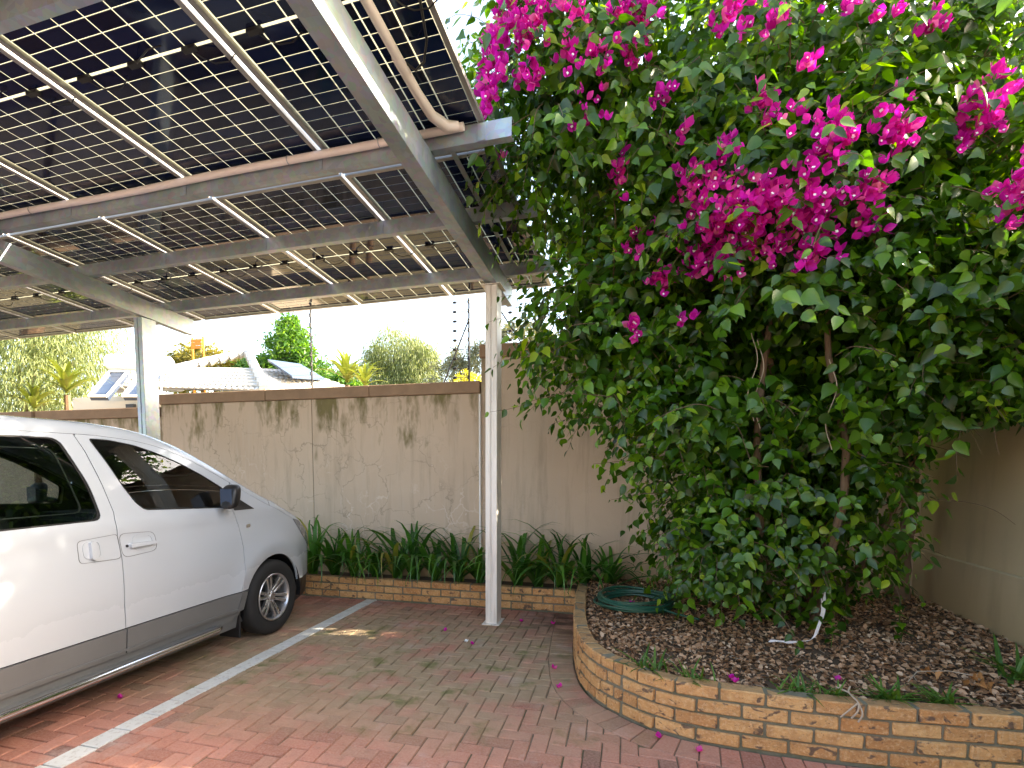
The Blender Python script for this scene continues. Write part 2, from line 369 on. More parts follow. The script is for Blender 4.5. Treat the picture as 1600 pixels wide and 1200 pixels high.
# ------------------------------------------------------------------ ground and paving
earth = MB(); earth.add([(-900, -900, -.03), (900, -900, -.03), (900, 900, -.03), (-900, 900, -.03)], [(0, 1, 2, 3)])
tag(earth.build('ground', 'earth'), kind='structure')
pv = MB(); pv.add([(-14, -8, -.012), (2.8, -8, -.012), (2.8, 1.56, -.012), (-14, 1.56, -.012)], [(0, 1, 2, 3)])
pv.add([(-14, 1.56, -.012), (-5.2, 1.56, -.012), (-5.2, 6.0, -.012), (-14, 6.0, -.012)], [(0, 1, 2, 3)])
paving = tag(pv.build('paving', 'paving_far'), kind='structure')
sb = MB(); sb.add([(-5.2, 1.56, -.009), (2.8, 1.56, -.009), (2.8, 6.0, -.009), (-5.2, 6.0, -.009)], [(0, 1, 2, 3)])
sb.build('joint_sand', 'sand', paving)
CURVE = catmull([(-.47, 5.66), (-.46, 5.3), (-.445, 4.95), (-.41, 4.5), (-.365, 4.12), (-.29, 3.78), (-.17, 3.53), (-.02, 3.37), (.14, 3.24), (.34, 3.15), (.58, 3.11), (.85, 3.09), (1.2, 3.08), (1.6, 3.1), (2.0, 3.13), (2.81, 3.18)], 14)
CV = np.array(CURVE); seg = np.linalg.norm(np.diff(CV, axis=0), axis=1); ARC = np.concatenate([[0], np.cumsum(seg)])
def cpt(s):
    p = np.array([np.interp(s, ARC, CV[:, 0]), np.interp(s, ARC, CV[:, 1])])
    q = np.array([np.interp(s + .02, ARC, CV[:, 0]), np.interp(s + .02, ARC, CV[:, 1])]); o = np.array([np.interp(s - .02, ARC, CV[:, 0]), np.interp(s - .02, ARC, CV[:, 1])])
    t = (q - o) / np.linalg.norm(q - o); return p, t, np.array([-t[1], t[0]])       # tangent, inward normal (into the bed)
def clip(poly, p, n):
    out = []
    for a, b in zip(poly, poly[1:] + poly[:1]):
        da, db = (a - p) @ n, (b - p) @ n
        if da >= 0: out.append(a)
        if da * db < 0: out.append(a + (b - a) * da / (da - db))
    return out
def paver_mesh(poly, z=0., ch=.005):
    """chamfered slab from a convex outline (centred on its own middle)"""
    c = sum(poly) / len(poly); n = len(poly); P = [q - c for q in poly]
    I = [q - q / max(np.linalg.norm(q), 1e-6) * ch * 1.3 for q in P]
    v = [(*q, -.03) for q in P] + [(*q, -ch) for q in P] + [(*q, 0) for q in I]
    f = [(k, (k + 1) % n, n + (k + 1) % n, n + k) for k in range(n)] + [(n + k, n + (k + 1) % n, 2 * n + (k + 1) % n, 2 * n + k) for k in range(n)] + [tuple(range(2 * n, 3 * n))]
    return c, v, f
LX0, LX1 = -2.987, -2.857
pav = []; j = .0035; s = .1
SOLD = .20
for iy in range(15, 58):
    for ix in range(-53, 13):
        d = (ix - iy) % 4
        if d == 0: lo, hi = (ix * s, iy * s), ((ix + 2) * s, (iy + 1) * s)
        elif d == 3: lo, hi = (ix * s, iy * s), ((ix + 1) * s, (iy + 2) * s)
        else: continue
        lo = (lo[0] + j, lo[1] + j); hi = (hi[0] - j, hi[1] - j)
        base = [np.array(q) for q in ((lo[0], lo[1]), (hi[0], lo[1]), (hi[0], hi[1]), (lo[0], hi[1]))]
        jit = rng.normal(0, .0018, 2); base = [q + jit for q in base]
        for side in (0, 1):
            poly = clip(base, np.array([LX0 - j, 0]), np.array([-1., 0])) if side == 0 else clip(base, np.array([LX1 + j, 0]), np.array([1., 0]))
            if len(poly) < 3: continue
            if side == 1:
                c = sum(poly) / len(poly)
                dd = np.linalg.norm(CV - c, axis=1); k = int(dd.argmin()); p, tg, nn = cpt(ARC[k])
                if (c - p) @ nn > 0: continue
                if dd.min() < .5: poly = clip(poly, p - nn * (SOLD + j), -nn)
                if len(poly) < 3: continue
            poly = clip(poly, np.array([0, 5.645]), np.array([0, -1.]))
            if len(poly) < 3: continue
            a = sum(poly[i][0] * poly[(i + 1) % len(poly)][1] - poly[(i + 1) % len(poly)][0] * poly[i][1] for i in range(len(poly))) / 2
            if abs(a) > .0006: pav.append((poly, len(poly) == 4 and side == 1 and abs(a - .193 * .093) < 4e-4))
sL = .04
while sL < ARC[-1] - 1.2:                              # the row of pavers laid square to the brick edge
    p0, t0, n0 = cpt(sL + .003); p1, t1, n1 = cpt(sL + .1)
    pav.append(([p0 - n0 * .004, p0 - n0 * SOLD, p1 - n1 * SOLD, p1 - n1 * .004], False)); sL += .103
FW = np.array([-.2491, .9684]); RT = np.array([.9684, .2491])
def seen(c):
    d = c @ FW; x = c @ RT
    if d < .5: return 0
    u = 765 + 820 * x / d; w = 731 + 820 * 1.58 / d
    return 1 / d if -30 < u < 1630 and w < 1240 and not (c[0] < -3.25) else 0
pav.sort(key=lambda q: -seen(sum(q[0]) / len(q[0])))
shared = {}
rest = MB()
for i, (poly, whole) in enumerate(pav):
    if sum(poly[k][0] * poly[(k + 1) % len(poly)][1] - poly[(k + 1) % len(poly)][0] * poly[k][1] for k in range(len(poly))) < 0: poly = poly[::-1]
    c, v, f = paver_mesh(poly); z = rng.normal(0, .0014); tx, ty = rng.normal(0, .006, 2)
    if i < 300:
        key = None
        if whole: key = 'h' if abs(poly[0][0] - poly[2][0]) > .15 else 'v'
        me = shared.get(key) if key else None
        if me is None:
            me = mesh('paver', v, f); me.materials.append(MAT['paver'])
            if key: shared[key] = me
        o = link('paver', me, None, paving); o.location = (c[0], c[1], z); o.rotation_euler = (tx, ty, 0)
    else: rest.add([(q[0] + c[0], q[1] + c[1], q[2] + z + q[0] * tx + q[1] * ty) for q in v], f)
tag(rest.build('pavers', 'paver', paving), kind='stuff')
y = 1.0; lm = None
while y < 5.6:                                          # painted bay line, one paver after another
    L = .203
    if lm is None:
        c, v, f = paver_mesh([np.array(q) for q in ((LX0, 0), (LX1, 0), (LX1, L - .010), (LX0, L - .010))], ch=.003); lm = mesh('painted_paver', v, f); lm.materials.append(MAT['linepaint'])
    o = link('painted_paver', lm, None, paving); o.location = ((LX0 + LX1) / 2 + rng.normal(0, .001), y + L / 2, .003 + rng.normal(0, .0006)); y += L

# ------------------------------------------------------------------ walls
wl = thing('boundary_wall', 'stained beige plaster boundary wall behind the van, streaked with moss', 'wall', (-4, 6.15, 0))
for x0, x1, zt in ((-16, -6.33, 2.29), (-6.32, -3.935, 2.46), (-3.927, -1.66, 2.46)):
    box('wall_panel', (x0, 6.05, -.02), (x1, 6.25, zt), 'wall', wl, .003)
box('joint_filler', (-6.4, 6.06, 0), (-3.9, 6.24, 2.2), 'mortar', wl, 0)
for x0, x1, zt in ((-16, -6.33, 2.29), (-6.32, -4.6, 2.46), (-4.596, -3.1, 2.46), (-3.096, -1.672, 2.46)):
    box('coping', (x0, 6.015, zt + .002), (x1, 6.285, zt + .142), 'coping', wl, .008)
wr = thing('raised_wall', 'taller beige plaster wall section between the white post and the bougainvillea', 'wall', (.5, 6.15, 0))
box('wall_panel', (-1.655, 6.02, -.02), (2.95, 6.27, 2.86), 'wall', wr, .004)
box('coping', (-1.67, 5.985, 2.862), (2.95, 6.31, 3.01), 'coping', wr, .008)
wp = thing('house_wall', 'smooth cream plaster side wall with a plinth, right of the bougainvillea', 'wall', (2.9, 3, 0))
box('wall_panel', (2.81, -3.5, -.02), (3.05, 6.018, 3.3), 'wallright', wp, .004)
box('plinth', (2.77, -3.5, -.02), (2.809, 6.016, .79), 'wallright', wp, .008)

# ------------------------------------------------------------------ brick planters
def brick_variants(L, n):
    out = []
    for k in range(n):
        bm = bmesh.new(); bmesh.ops.create_cube(bm, size=1)
        for v in bm.verts: v.co = Vector((v.co.x * L, v.co.y * .103, v.co.z * .0705)) + Vector([random.uniform(-.0028, .0028) for _ in range(3)])
        bmesh.ops.bevel(bm, geom=bm.edges[:], offset=.006, segments=1, affect='EDGES')
        me = bpy.data.meshes.new('brick'); bm.to_mesh(me); bm.free(); me.materials.append(MAT['brick']); out.append(me)
    return out
BR = {'full': brick_variants(.222, 4), 'half': brick_variants(.106, 3)}
def lay(parent, path, segs, courses):
    """segs: (from, to, kind); odd courses are shifted by half a brick"""
    for c in range(courses):
        for a, b, kind in segs:
            L = .222 if kind == 'full' else .106; s_ = a
            if c % 2: s_ = a - (L + .016) / 2
            while s_ < b - .03:
                lo, hi = max(s_, a), min(s_ + L, b - .004)
                if hi - lo > .035:
                    m = (lo + hi) / 2; p, tg, nn = path(m); o = link('brick', random.choice(BR[kind]), None, parent)
                    q = p + nn * (.0535 + rng.normal(0, .0022)); o.location = (q[0], q[1], .048 + c * .0853 + rng.normal(0, .0013)); kidloc(o, parent)
                    o.scale = ((hi - lo) / L, 1, 1)
                    o.rotation_euler = (rng.normal(0, .012), rng.normal(0, .008), math.atan2(tg[1], tg[0]) + rng.normal(0, .009))
                s_ += L + .016
def kidloc(o, parent): o.matrix_parent_inverse = Matrix.Translation(-parent.location)
def sweep(parent, path, length, zt, inset):
    v = []; f = []; n = int(length / .06)
    for i in range(n + 1):
        p, tg, nn = path(length * i / n); a = p + nn * inset; b = p + nn * (.107 - inset)
        v += [(a[0], a[1], -.02), (a[0], a[1], zt), (b[0], b[1], zt), (b[0], b[1], -.02)]
    for i in range(n):
        for k in range(3): f.append((i * 4 + k, i * 4 + k + 1, i * 4 + k + 5, i * 4 + k + 4))
    f += [(0, 3, 2, 1)]
    MB().add(v, f).build('mortar', 'mortar', parent)
pb = thing('curved_planter', 'low curved planter wall of orange face bricks around the bougainvillea', 'planter', (.8, 4, 0))
lay(pb, cpt, [(0, 1.55, 'full'), (1.56, 2.42, 'half'), (2.43, ARC[-1], 'full')], 4)
sweep(pb, cpt, ARC[-1], .3375, .014)
pk = thing('back_planter', 'narrow low brick planter along the stained wall, filled with strap-leaved plants', 'planter', (-3, 5.7, 0))
bp = lambda s: (np.array([-6.2 + s, 5.65]), np.array([1., 0]), np.array([0, 1.]))
lay(pk, bp, [(0, 5.72, 'full')], 3); sweep(pk, bp, 5.72, .252, .012)
sv = MB().box((-6.2, 5.757, 0), (-.36, 6.02, .235)).build('soil', 'soil', pk)

# mulch bed: a soft mound with loose dry leaves on it
def inbed(x, y):
    c = np.array([x, y]); k = int(np.linalg.norm(CV - c, axis=1).argmin()); p, tg, nn = cpt(ARC[k]); return (c - p) @ nn
def bedz(x, y): return .292 + .05 * math.exp(-((x - 1.4) ** 2 + (y - 4.8) ** 2) / .9) + .012 * math.sin(5 * x + 2) * math.sin(4.3 * y) + .03 * max(0, min(1, (y - 4.6)))
gx = np.arange(-.46, 2.84, .05); gy = np.arange(3.14, 6.06, .05); v = []; f = []; idx = {}
for a, x in enumerate(gx):
    for b, y in enumerate(gy):
        if inbed(x, y) > .04: idx[a, b] = len(v); v.append((x, y, bedz(x, y) - (.03 if inbed(x, y) < .1 else 0)))
for (a, b) in idx:
    if all(q in idx for q in ((a + 1, b), (a, b + 1), (a + 1, b + 1))): f.append((idx[a, b], idx[a + 1, b], idx[a + 1, b + 1], idx[a, b + 1]))
bed = tag(link('mulch_bed', mesh('mulch_bed', v, f), 'soil', None, True), 'brown mulch of dry leaves filling the curved brick planter', 'mulch', kind='stuff')
P = []
while len(P) < 13000:
    x, y = rng.uniform(-.4, 2.8), rng.uniform(3.18, 6.0)
    if rng.random() > 1.25 - .2 * (y - 3.1): continue
    if inbed(x, y) > .115: P.append((x, y, bedz(x, y) + rng.uniform(0, .022)))
P = np.array(P); N = len(P); d = rng.normal(0, 1, (N, 3)); d[:, 2] *= .35; nn = rng.normal(0, .45, (N, 3)); nn[:, 2] += 1
CH = leaf_template([(0, 0), (.3, .3), (.7, .27), (1, 0)], .3, .5)
batch('dry_leaves', *CH, P, frames(d, nn), rng.uniform(.018, .05, N), 'chips', bed).__setitem__('kind', 'stuff')
tw = MB()
for k in range(150):
    x, y = rng.uniform(-.3, 2.6), rng.uniform(3.25, 5.2)
    if inbed(x, y) < .15: continue
    a = rng.uniform(0, 6.28); L = rng.uniform(.03, .09); z = bedz(x, y) + .018
    pts = [(x + L * t * math.cos(a + t * 1.3), y + L * t * math.sin(a + t * 1.3), z + .012 * math.sin(3 * t)) for t in (0, .35, .7, 1)]
    tw.tube(pts, .0014, 4)
tag(tw.build('twigs', 'twig', bed), kind='stuff')

# ------------------------------------------------------------------ carport with solar roof
PSI, ALP = R(2), R(4.3)
d2 = Vector((math.sin(PSI) * math.cos(ALP), math.cos(PSI) * math.cos(ALP), -math.sin(ALP))); d1 = Vector((math.cos(PSI), -math.sin(PSI), 0)); dn = d1.cross(d2)
O = Vector((-1.285, 5.1, 3.35)); RM = Matrix(((d1.x, d2.x, dn.x, O.x), (d1.y, d2.y, dn.y, O.y), (d1.z, d2.z, dn.z, O.z), (0, 0, 0, 1)))
cp = thing('carport', 'galvanised steel carport roofed with see-through solar panels above the white van', 'carport', (-1.285, 5.1, 0))
def post(x0, x1, y0, zt, mat):
    xm = (x0 + x1) / 2; m = MB(); m.box((x0, y0, -.01), (xm - .003, y0 + .2, zt)); m.box((xm + .003, y0, -.01), (x1, y0 + .2, zt)); m.box((x0 + .004, y0 + .012, 0), (x1 - .004, y0 + .188, zt - .003))
    o = m.build('post', mat, cp, bevel=.005, seg=2)
    w = MB()
    for k in range(11): w.box((xm - .006, y0 - .003, .12 + k * .3), (xm + .006, y0 + .004, .135 + k * .3))
    w.build('weld', mat, o)
    return o
post(-1.343, -1.226, 5.04, 3.345, 'postpaint'); post(-5.632, -5.515, 5.06, 3.345, 'galv')
post(-9.95, -9.83, 5.2, 3.345, 'galv')
box('base_plate', (-1.375, 5.01, .001), (-1.195, 5.27, .011), 'postpaint', cp, .003); box('base_plate', (-5.66, 5.03, .001), (-5.48, 5.29, .011), 'galv', cp, .003)
cap = MB(); cap.box((-1.385, 5.02, 3.346), (-1.19, 5.27, 3.353)); cap.build('cap_plate', 'postpaint', cp)
for c in (0., -4.29, -8.6):
    m = MB(); m.box((c - .062, -3.83, .013), (c - .003, .55, .198), RM); m.box((c + .001, -3.83, 0), (c + .06, .56, .197), RM); m.box((c - .066, -3.83, .03), (c - .0625, .55, .034), RM)
    m.build('beam', 'galv', cp, bevel=.006, seg=2)
INV = Matrix.Translation(-Vector((-1.285, 5.1, 0)))
br = MB().box((-.035, -.005, .205), (.02, -.001, .318)); brk = mesh('bracket', br.v, br.f); brk.materials.append(MAT['galv'])
for q in (.25, -.80, -1.70, -3.12, -3.74):
    m = MB(); e = .61
    m.box((-10.4, q, .2), (e, q + .004, .322), RM); m.box((-10.4, q + .004, .2), (e, q + .055, .2035), RM); m.box((-10.4, q + .004, .3185), (e, q + .055, .322), RM); m.box((-10.4, q + .0515, .2035), (e, q + .055, .222), RM)
    m.build('purlin', 'galv', cp)
    for k in range(8):
        bo = link('bracket', brk, None, cp); bo.matrix_parent_inverse = INV; bo.matrix_basis = RM @ Matrix.Translation((.42 - 1.208 * k, q, 0))
# one solar panel (local: x along the purlins, y down the slope, z up), then copies
PW, PL = 1.178, 2.33
fm = MB(); fw = .032
fm.box((0, 0, .325), (fw, PL, .356)); fm.box((PW - fw, 0, .325), (PW, PL, .356)); fm.box((fw, 0, .325), (PW - fw, fw, .356)); fm.box((fw, PL - fw, .325), (PW - fw, PL, .356))
frame_me = mesh('frame', fm.v, fm.f); frame_me.materials.append(MAT['alu'])
gl_me = mesh('back_glass', [(fw, fw, .354), (PW - fw, fw, .354), (PW - fw, PL - fw, .354), (fw, PL - fw, .354)], [(0, 1, 2, 3)]); gl_me.materials.append(MAT['panelglass'])
cw = (PW - .084) / 6; chh = (PL - .084 - .014) / 24; hx, hy = cw / 2 - .0052, chh / 2 - .0036
cb = MB().box((-hx, -hy, 0), (hx, hy, .004)); cell_me = mesh('cell', cb.v, cb.f); cell_me.materials.append(MAT['cell'])
CE = [(.042 + cw * (a + .5), .042 + chh * (b + .5) + (.014 if b >= 12 else 0), a, b) for b in range(24) for a in range(6)]
allm = MB()
for x, y, a, b in CE: allm.box((x - hx, y - hy, .348), (x + hx, y + hy, .352))
cells_all = mesh('cells', allm.v, allm.f); cells_all.materials.append(MAT['cell'])
upm = MB()
for x, y, a, b in CE:
    if b < 8: upm.box((x - hx, y - hy, .348), (x + hx, y + hy, .352))
cells_up = mesh('cells', upm.v, upm.f); cells_up.materials.append(MAT['cell'])
jb = MB().box((-.045, -.016, 0), (.045, .016, .02)); jb_me = mesh('junction_box', jb.v, jb.f); jb_me.materials.append(MAT['blackplastic'])
cable_mes = []
for k, (ax, ay) in enumerate(((.2, .07), (.6, -.06), (.98, .08))):
    cbm = MB().tube([(ax, PL / 2, .335), (ax + .05, PL / 2 + ay * .6, .31), (ax + .1, PL / 2 + ay, .30), (ax + .17, PL / 2 + ay * 1.3, .315), (ax + .24, PL / 2 + ay, .335)], .004, 5)
    cable_me = mesh('cable', cbm.v, cbm.f); cable_me.materials.append(MAT['blackplastic']); cable_mes.append(cable_me)
nsep = 0
for row, y0 in ((1, -3.785), (2, -1.43)):
    for k in range(8):
        x0 = .42 - PW - 1.208 * k
        fr = link('solar_panel', frame_me, None, cp); fr.matrix_parent_inverse = INV; fr.matrix_basis = RM @ Matrix.Translation((x0, y0, rng.normal(0, .0015)))
        link('back_glass', gl_me, None, fr)
        if row == 1 and k < 3:
            tag(link('cells', cells_up, None, fr), kind='stuff')
            for x, y, a, b in CE:
                if b >= 8: link('cell', cell_me, None, fr).location = (x, y, .348); nsep += 1
        else: tag(link('cells', cells_all, None, fr), kind='stuff')
        if row:
            for ax in (.2, PW / 2, PW - .2): link('junction_box', jb_me, None, fr).location = (ax, PL / 2, .326)
            for cm in cable_mes: link('cable', cm, None, fr)
cd = MB(); cd.tube([RM @ Vector((x, -1.735 + .004 * math.sin(x * 2), .29 + .004 * math.sin(x * 3))) for x in np.linspace(-9.5, .3, 30)], .026, 12)
cd.build('conduit', 'pvc', cp, True)
cd = MB(); cd.tube([RM @ Vector((.135 + .004 * math.sin(y * 2), y, .262)) for y in np.linspace(-3.7, -2.35, 14)], .026, 12); cd.tube([RM @ Vector(q) for q in ((.135, -2.36, .262), (.14, -2.1, .262), (.15, -1.9, .27), (.2, -1.78, .28), (.27, -1.75, .285))], [.029, .029, .031, .036, .03], 12)
cd.build('conduit', 'pvc', cp, True)
for x in (-3.6, -1.02, -.3):
    m = MB().tube([RM @ Vector((x, -1.735 + .029 * math.cos(t), .29 + .029 * math.sin(t))) for t in np.linspace(0, 6.28, 13)], .004, 5); m.build('pipe_clip', 'galv', cp)
m = MB(); m.box((.12, -1.6, .305), (.155, .2, .312), RM); m.build('brace', 'galv', cp)
cbk = MB(); cbk.tube([RM @ Vector(q) for q in ((.36, -2.56, .33), (.33, -2.4, .27), (.27, -2.3, .25), (.2, -2.25, .26), (.15, -2.3, .28))], .007, 6); cbk.build('cable', 'blackplastic', cp, True)

# ------------------------------------------------------------------ van
van = thing('passenger_van', 'white passenger van with grey lower cladding parked under the carport', 'van', (-4.16, 2.6, 0))
XC = -4.16
def smooth_tab(pts, win, lo, hi):
    xs = np.linspace(lo, hi, 900); ys = np.interp(xs, *zip(*pts)); k = max(3, int(win / (hi - lo) * 900)) | 1
    pad = np.pad(ys, k // 2, mode='reflect', reflect_type='odd'); ys = np.convolve(pad, np.ones(k) / k, 'valid'); ys = np.convolve(np.pad(ys, k // 2, mode='reflect', reflect_type='odd'), np.ones(k) / k, 'valid')
    return lambda q: np.interp(q, xs, ys)
T_ = smooth_tab([(.1, .87), (.2, .91), (.35, .94), (.5, .953), (.8, .968), (1.0, .962), (1.2, .942), (1.3, .92), (1.55, .862), (1.75, .80), (1.95, .72)], .1, .1, 1.95)
P_ = smooth_tab([(-.15, .92), (.0, .95), (.3, .98), (.8, 1), (4.0, 1), (4.4, .985), (4.7, .95), (4.95, .88), (5.1, .79), (5.25, .62)], .12, -.15, 5.25)
H_ = smooth_tab([(-.15, 1.84), (0, 1.86), (2.2, 1.885), (2.7, 1.885), (2.97, 1.865), (3.16, 1.83), (3.39, 1.75), (3.69, 1.6), (3.92, 1.475), (4.17, 1.35), (4.42, 1.245), (4.72, 1.115), (4.92, 1.0), (5.14, .77), (5.25, .5)], .1, -.15, 5.25)
RS = .09
def ww(y, z):
    bulge = .022 * np.exp(-((np.hypot(y - 4.27, (z - .36)) - .50) / .09) ** 2) * (z > .3)       # swollen arch
    crease = .010 * np.exp(-((z - 1.19) / .035) ** 2)
    return T_(z) * P_(y) + bulge * P_(y) + crease
def inside(poly, P):
    x, y = P[:, 0], P[:, 1]; r = np.zeros(len(P), bool)
    for (x1, y1), (x2, y2) in zip(poly, poly[1:] + poly[:1]):
        c = (y1 > y) != (y2 > y); xi = (x2 - x1) * (y - y1) / ((y2 - y1) if y2 != y1 else 1e-9) + x1; r ^= c & (x < xi)
    return r
def resample(poly, st):
    out = []
    for a, b in zip(poly, poly[1:] + poly[:1]):
        n = max(1, int(math.ceil(math.hypot(b[0] - a[0], b[1] - a[1]) / st))); out += [(a[0] + (b[0] - a[0]) * k / n, a[1] + (b[1] - a[1]) * k / n) for k in range(n)]
    return out
def rnd(poly, r=.03, n=4):
    """round the corners of a polygon"""
    out = []; m = len(poly)
    for i in range(m):
        p = np.array(poly[i - 1], float); q = np.array(poly[i], float); s = np.array(poly[(i + 1) % m], float)
        a = p - q; b = s - q; la, lb = np.linalg.norm(a), np.linalg.norm(b); rr = min(r, la * .45, lb * .45); A = q + a / la * rr; B = q + b / lb * rr
        for k in range(n + 1): t = k / n; out.append(tuple((1 - t) ** 2 * A + 2 * t * (1 - t) * q + t * t * B))
    return out
def area(p): return sum(p[i][0] * p[(i + 1) % len(p)][1] - p[(i + 1) % len(p)][0] * p[i][1] for i in range(len(p)))
def panel(name, outer, mat, holes=(), off=0., rim=.016, st=.05, parent=None, both=True, smooth=True):
    if area(outer) < 0: outer = outer[::-1]
    o = resample(outer, st); hs = [resample(h, st) for h in holes]
    vs = list(o); es = [(i, (i + 1) % len(o)) for i in range(len(o))]
    for h in hs: b = len(vs); vs += h; es += [(b + i, b + (i + 1) % len(h)) for i in range(len(h))]
    A = np.array(o); lo, hi = A.min(0), A.max(0); G = np.array([(a, b) for a in np.arange(lo[0] + st / 2, hi[0], st) for b in np.arange(lo[1] + st / 2, hi[1], st)]).reshape(-1, 2)
    if len(G):
        ok = inside(o, G)
        for h in hs: ok &= ~inside(h, G)
        B = np.array(vs); ok &= np.array([np.hypot(*(B - g).T).min() > st * .4 for g in G]); vs += [tuple(g) for g in G[ok]]
    V, E, F, _, _, _ = delaunay_2d_cdt([Vector(q) for q in vs], es, [], 0, 1e-5)
    V = np.array([tuple(q) for q in V]); cen = np.array([V[list(f)].mean(0) for f in F]); ok = inside(o, cen)
    for h in hs: ok &= ~inside(h, cen)
    F = [tuple(f) for f, k in zip(F, ok) if k]; F = [f if area([V[i] for i in f]) > 0 else f[::-1] for f in F]
    res = []
    for sg in ((1, -1) if both else (1,)):
        X = XC + sg * (ww(V[:, 0], V[:, 1]) + off); v = [(x, a, b) for x, (a, b) in zip(X, V)]; f = [q if sg > 0 else q[::-1] for q in F]
        if rim:
            cnt = {}
            for q in f:
                for a, b in zip(q, q[1:] + q[:1]): cnt[(a, b)] = 1
            bd = [(a, b) for (a, b) in cnt if (b, a) not in cnt]; mp = {}
            for a, b in bd:
                for i in (a, b):
                    if i not in mp: mp[i] = len(v); v.append((v[i][0] - sg * rim, v[i][1], v[i][2]))
            f = f + [(b, a, mp[a], mp[b]) for a, b in bd]
        ob = MB().add(v, f).build(name, mat, van, smooth=smooth)
        if parent: ob.parent = parent[0 if sg > 0 else 1]; ob.matrix_parent_inverse = Matrix.Translation(-van.location) if False else Matrix()
        res.append(ob)
    return res
ZT = lambda y: float(H_(y)) - RS
top = lambda a, b: [(y, ZT(y) - .002) for y in np.linspace(a, b, max(2, int(abs(b - a) / .06)))]
BS = [(2.575, 1.78), (2.61, 1.69), (2.665, 1.47), (2.70, 1.29), (2.692, 1.20), (2.695, 1.14), (2.71, .98), (2.712, .68), (2.72, .515)]
DS = [(3.79, ZT(3.79)), (3.745, 1.235), (3.80, 1.09), (3.838, .89), (3.838, .68), (3.79, .515)]
RWIN = rnd([(2.47, 1.765), (2.585, 1.46), (2.62, 1.245), (1.38, 1.235), (1.38, 1.765)], .06)
QWIN = rnd([(1.26, 1.765), (1.26, 1.24), (.14, 1.25), (.14, 1.74)], .07)
FWIN = rnd([(2.655, 1.772), (2.80, 1.768), (2.97, 1.742), (3.13, 1.695), (3.31, 1.625), (3.51, 1.525), (3.715, 1.405), (3.715, 1.245), (2.93, 1.285), (2.87, 1.34), (2.80, 1.46), (2.72, 1.64)], .03)
shift = lambda L, d: [(a + d, b) for a, b in L]
slide = panel('sliding_door', [(1.325, .515)] + shift(BS, -.003)[::-1] + top(2.57, 1.325), 'paint', [RWIN])
quart = panel('rear_quarter', [(-.05, .40), (1.318, .40)] + top(1.318, -.05), 'paint', [QWIN])
door = panel('front_door', shift(BS, .003) + shift(DS, -.003)[::-1][:-1] + top(3.785, 2.585), 'paint', [FWIN])
arc = [(4.265 + .412 * math.cos(t), .36 + .405 * math.sin(t)) for t in np.linspace(R(158), R(14), 22)]
panel('fender', shift(DS, .003)[1:] + [(3.88, .515)] + arc + [(4.70, .60), (4.86, .70), (5.10, .73)] + top(5.12, 3.80), 'paint')
panel('front_bumper', [(4.672, .44), (4.69, .60), (4.86, .695), (5.12, .725), (5.22, .56), (5.22, .44)], 'paint')
panel('bumper_valance', [(4.66, .2), (4.668, .432), (5.17, .432), (5.08, .24)], 'blackplastic', off=-.006)
panel('rear_quarter_lower', [(-.05, .26), (.66, .26), (.70, .395), (-.05, .395)], 'cladding', off=.004)
panel('cladding', [(1.45, .345), (2.716, .34), (2.717, .508), (1.34, .508)], 'cladding', off=.010)
panel('cladding', [(2.726, .34), (3.73, .345), (3.785, .508), (2.725, .508)], 'cladding', off=.010)
panel('cladding', [(3.738, .345), (3.82, .35), (3.875, .505), (3.793, .508)], 'cladding', off=.010)
panel('trim_strip', [(1.45, .36), (3.73, .36), (3.735, .374), (1.45, .374)], 'cladding', off=.018, rim=.012)
panel('sill', [(1.3, .19), (3.8, .19), (3.8, .338), (1.3, .335)], 'cladding', off=-.012)
for poly, w_ in ((RWIN, 'tint'), (QWIN, 'tint'), (FWIN, 'glass')):
    c = np.mean(poly, axis=0); inn = [tuple(c + (np.array(q) - c) * .965) for q in poly]
    panel('window_seal', [tuple(c + (np.array(q) - c) * 1.004) for q in poly], 'blackplastic', [inn], off=-.004, rim=.01, st=.06)
    panel('window', [tuple(c + (np.array(q) - c) * 1.0) for q in poly], w_, off=-.008, rim=0, st=.08)
sw = rnd([(1.72, 1.70), (2.43, 1.70), (2.52, 1.30), (1.72, 1.30)], .06); c = np.mean(sw, axis=0)
panel('window_frame', sw, 'cladding', [[tuple(c + (np.array(q) - c) * .972) for q in sw]], off=-.016, rim=.006)
panel('quarter_glass', rnd([(3.80, 1.345), (4.02, 1.215), (3.765, 1.218)], .015), 'blackplastic', off=.004, rim=.004)
# dark lining behind every seam
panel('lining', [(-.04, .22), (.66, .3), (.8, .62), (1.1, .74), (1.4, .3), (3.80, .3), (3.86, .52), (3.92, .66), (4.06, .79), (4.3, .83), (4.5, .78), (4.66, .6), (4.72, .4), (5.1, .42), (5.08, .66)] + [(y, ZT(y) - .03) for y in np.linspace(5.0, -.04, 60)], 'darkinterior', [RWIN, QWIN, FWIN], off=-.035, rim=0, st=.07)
def cross(y, n=5, m=10):
    zt = ZT(y); w0 = float(ww(np.array([y]), np.array([zt]))[0]); a = min(.13, w0 * .4); P = []
    for k in range(n + 1): t = math.pi / 2 * k / n; P.append((w0 - a + a * math.cos(t), zt + RS * math.sin(t)))
    cr = .035 + .03 * max(0, min(1, (y - 4.0) / .6)); Q = []
    for k in range(1, 2 * m): u = 1 - k / m; Q.append(((w0 - a) * u, zt + RS + cr * (1 - u * u)))
    return P, Q
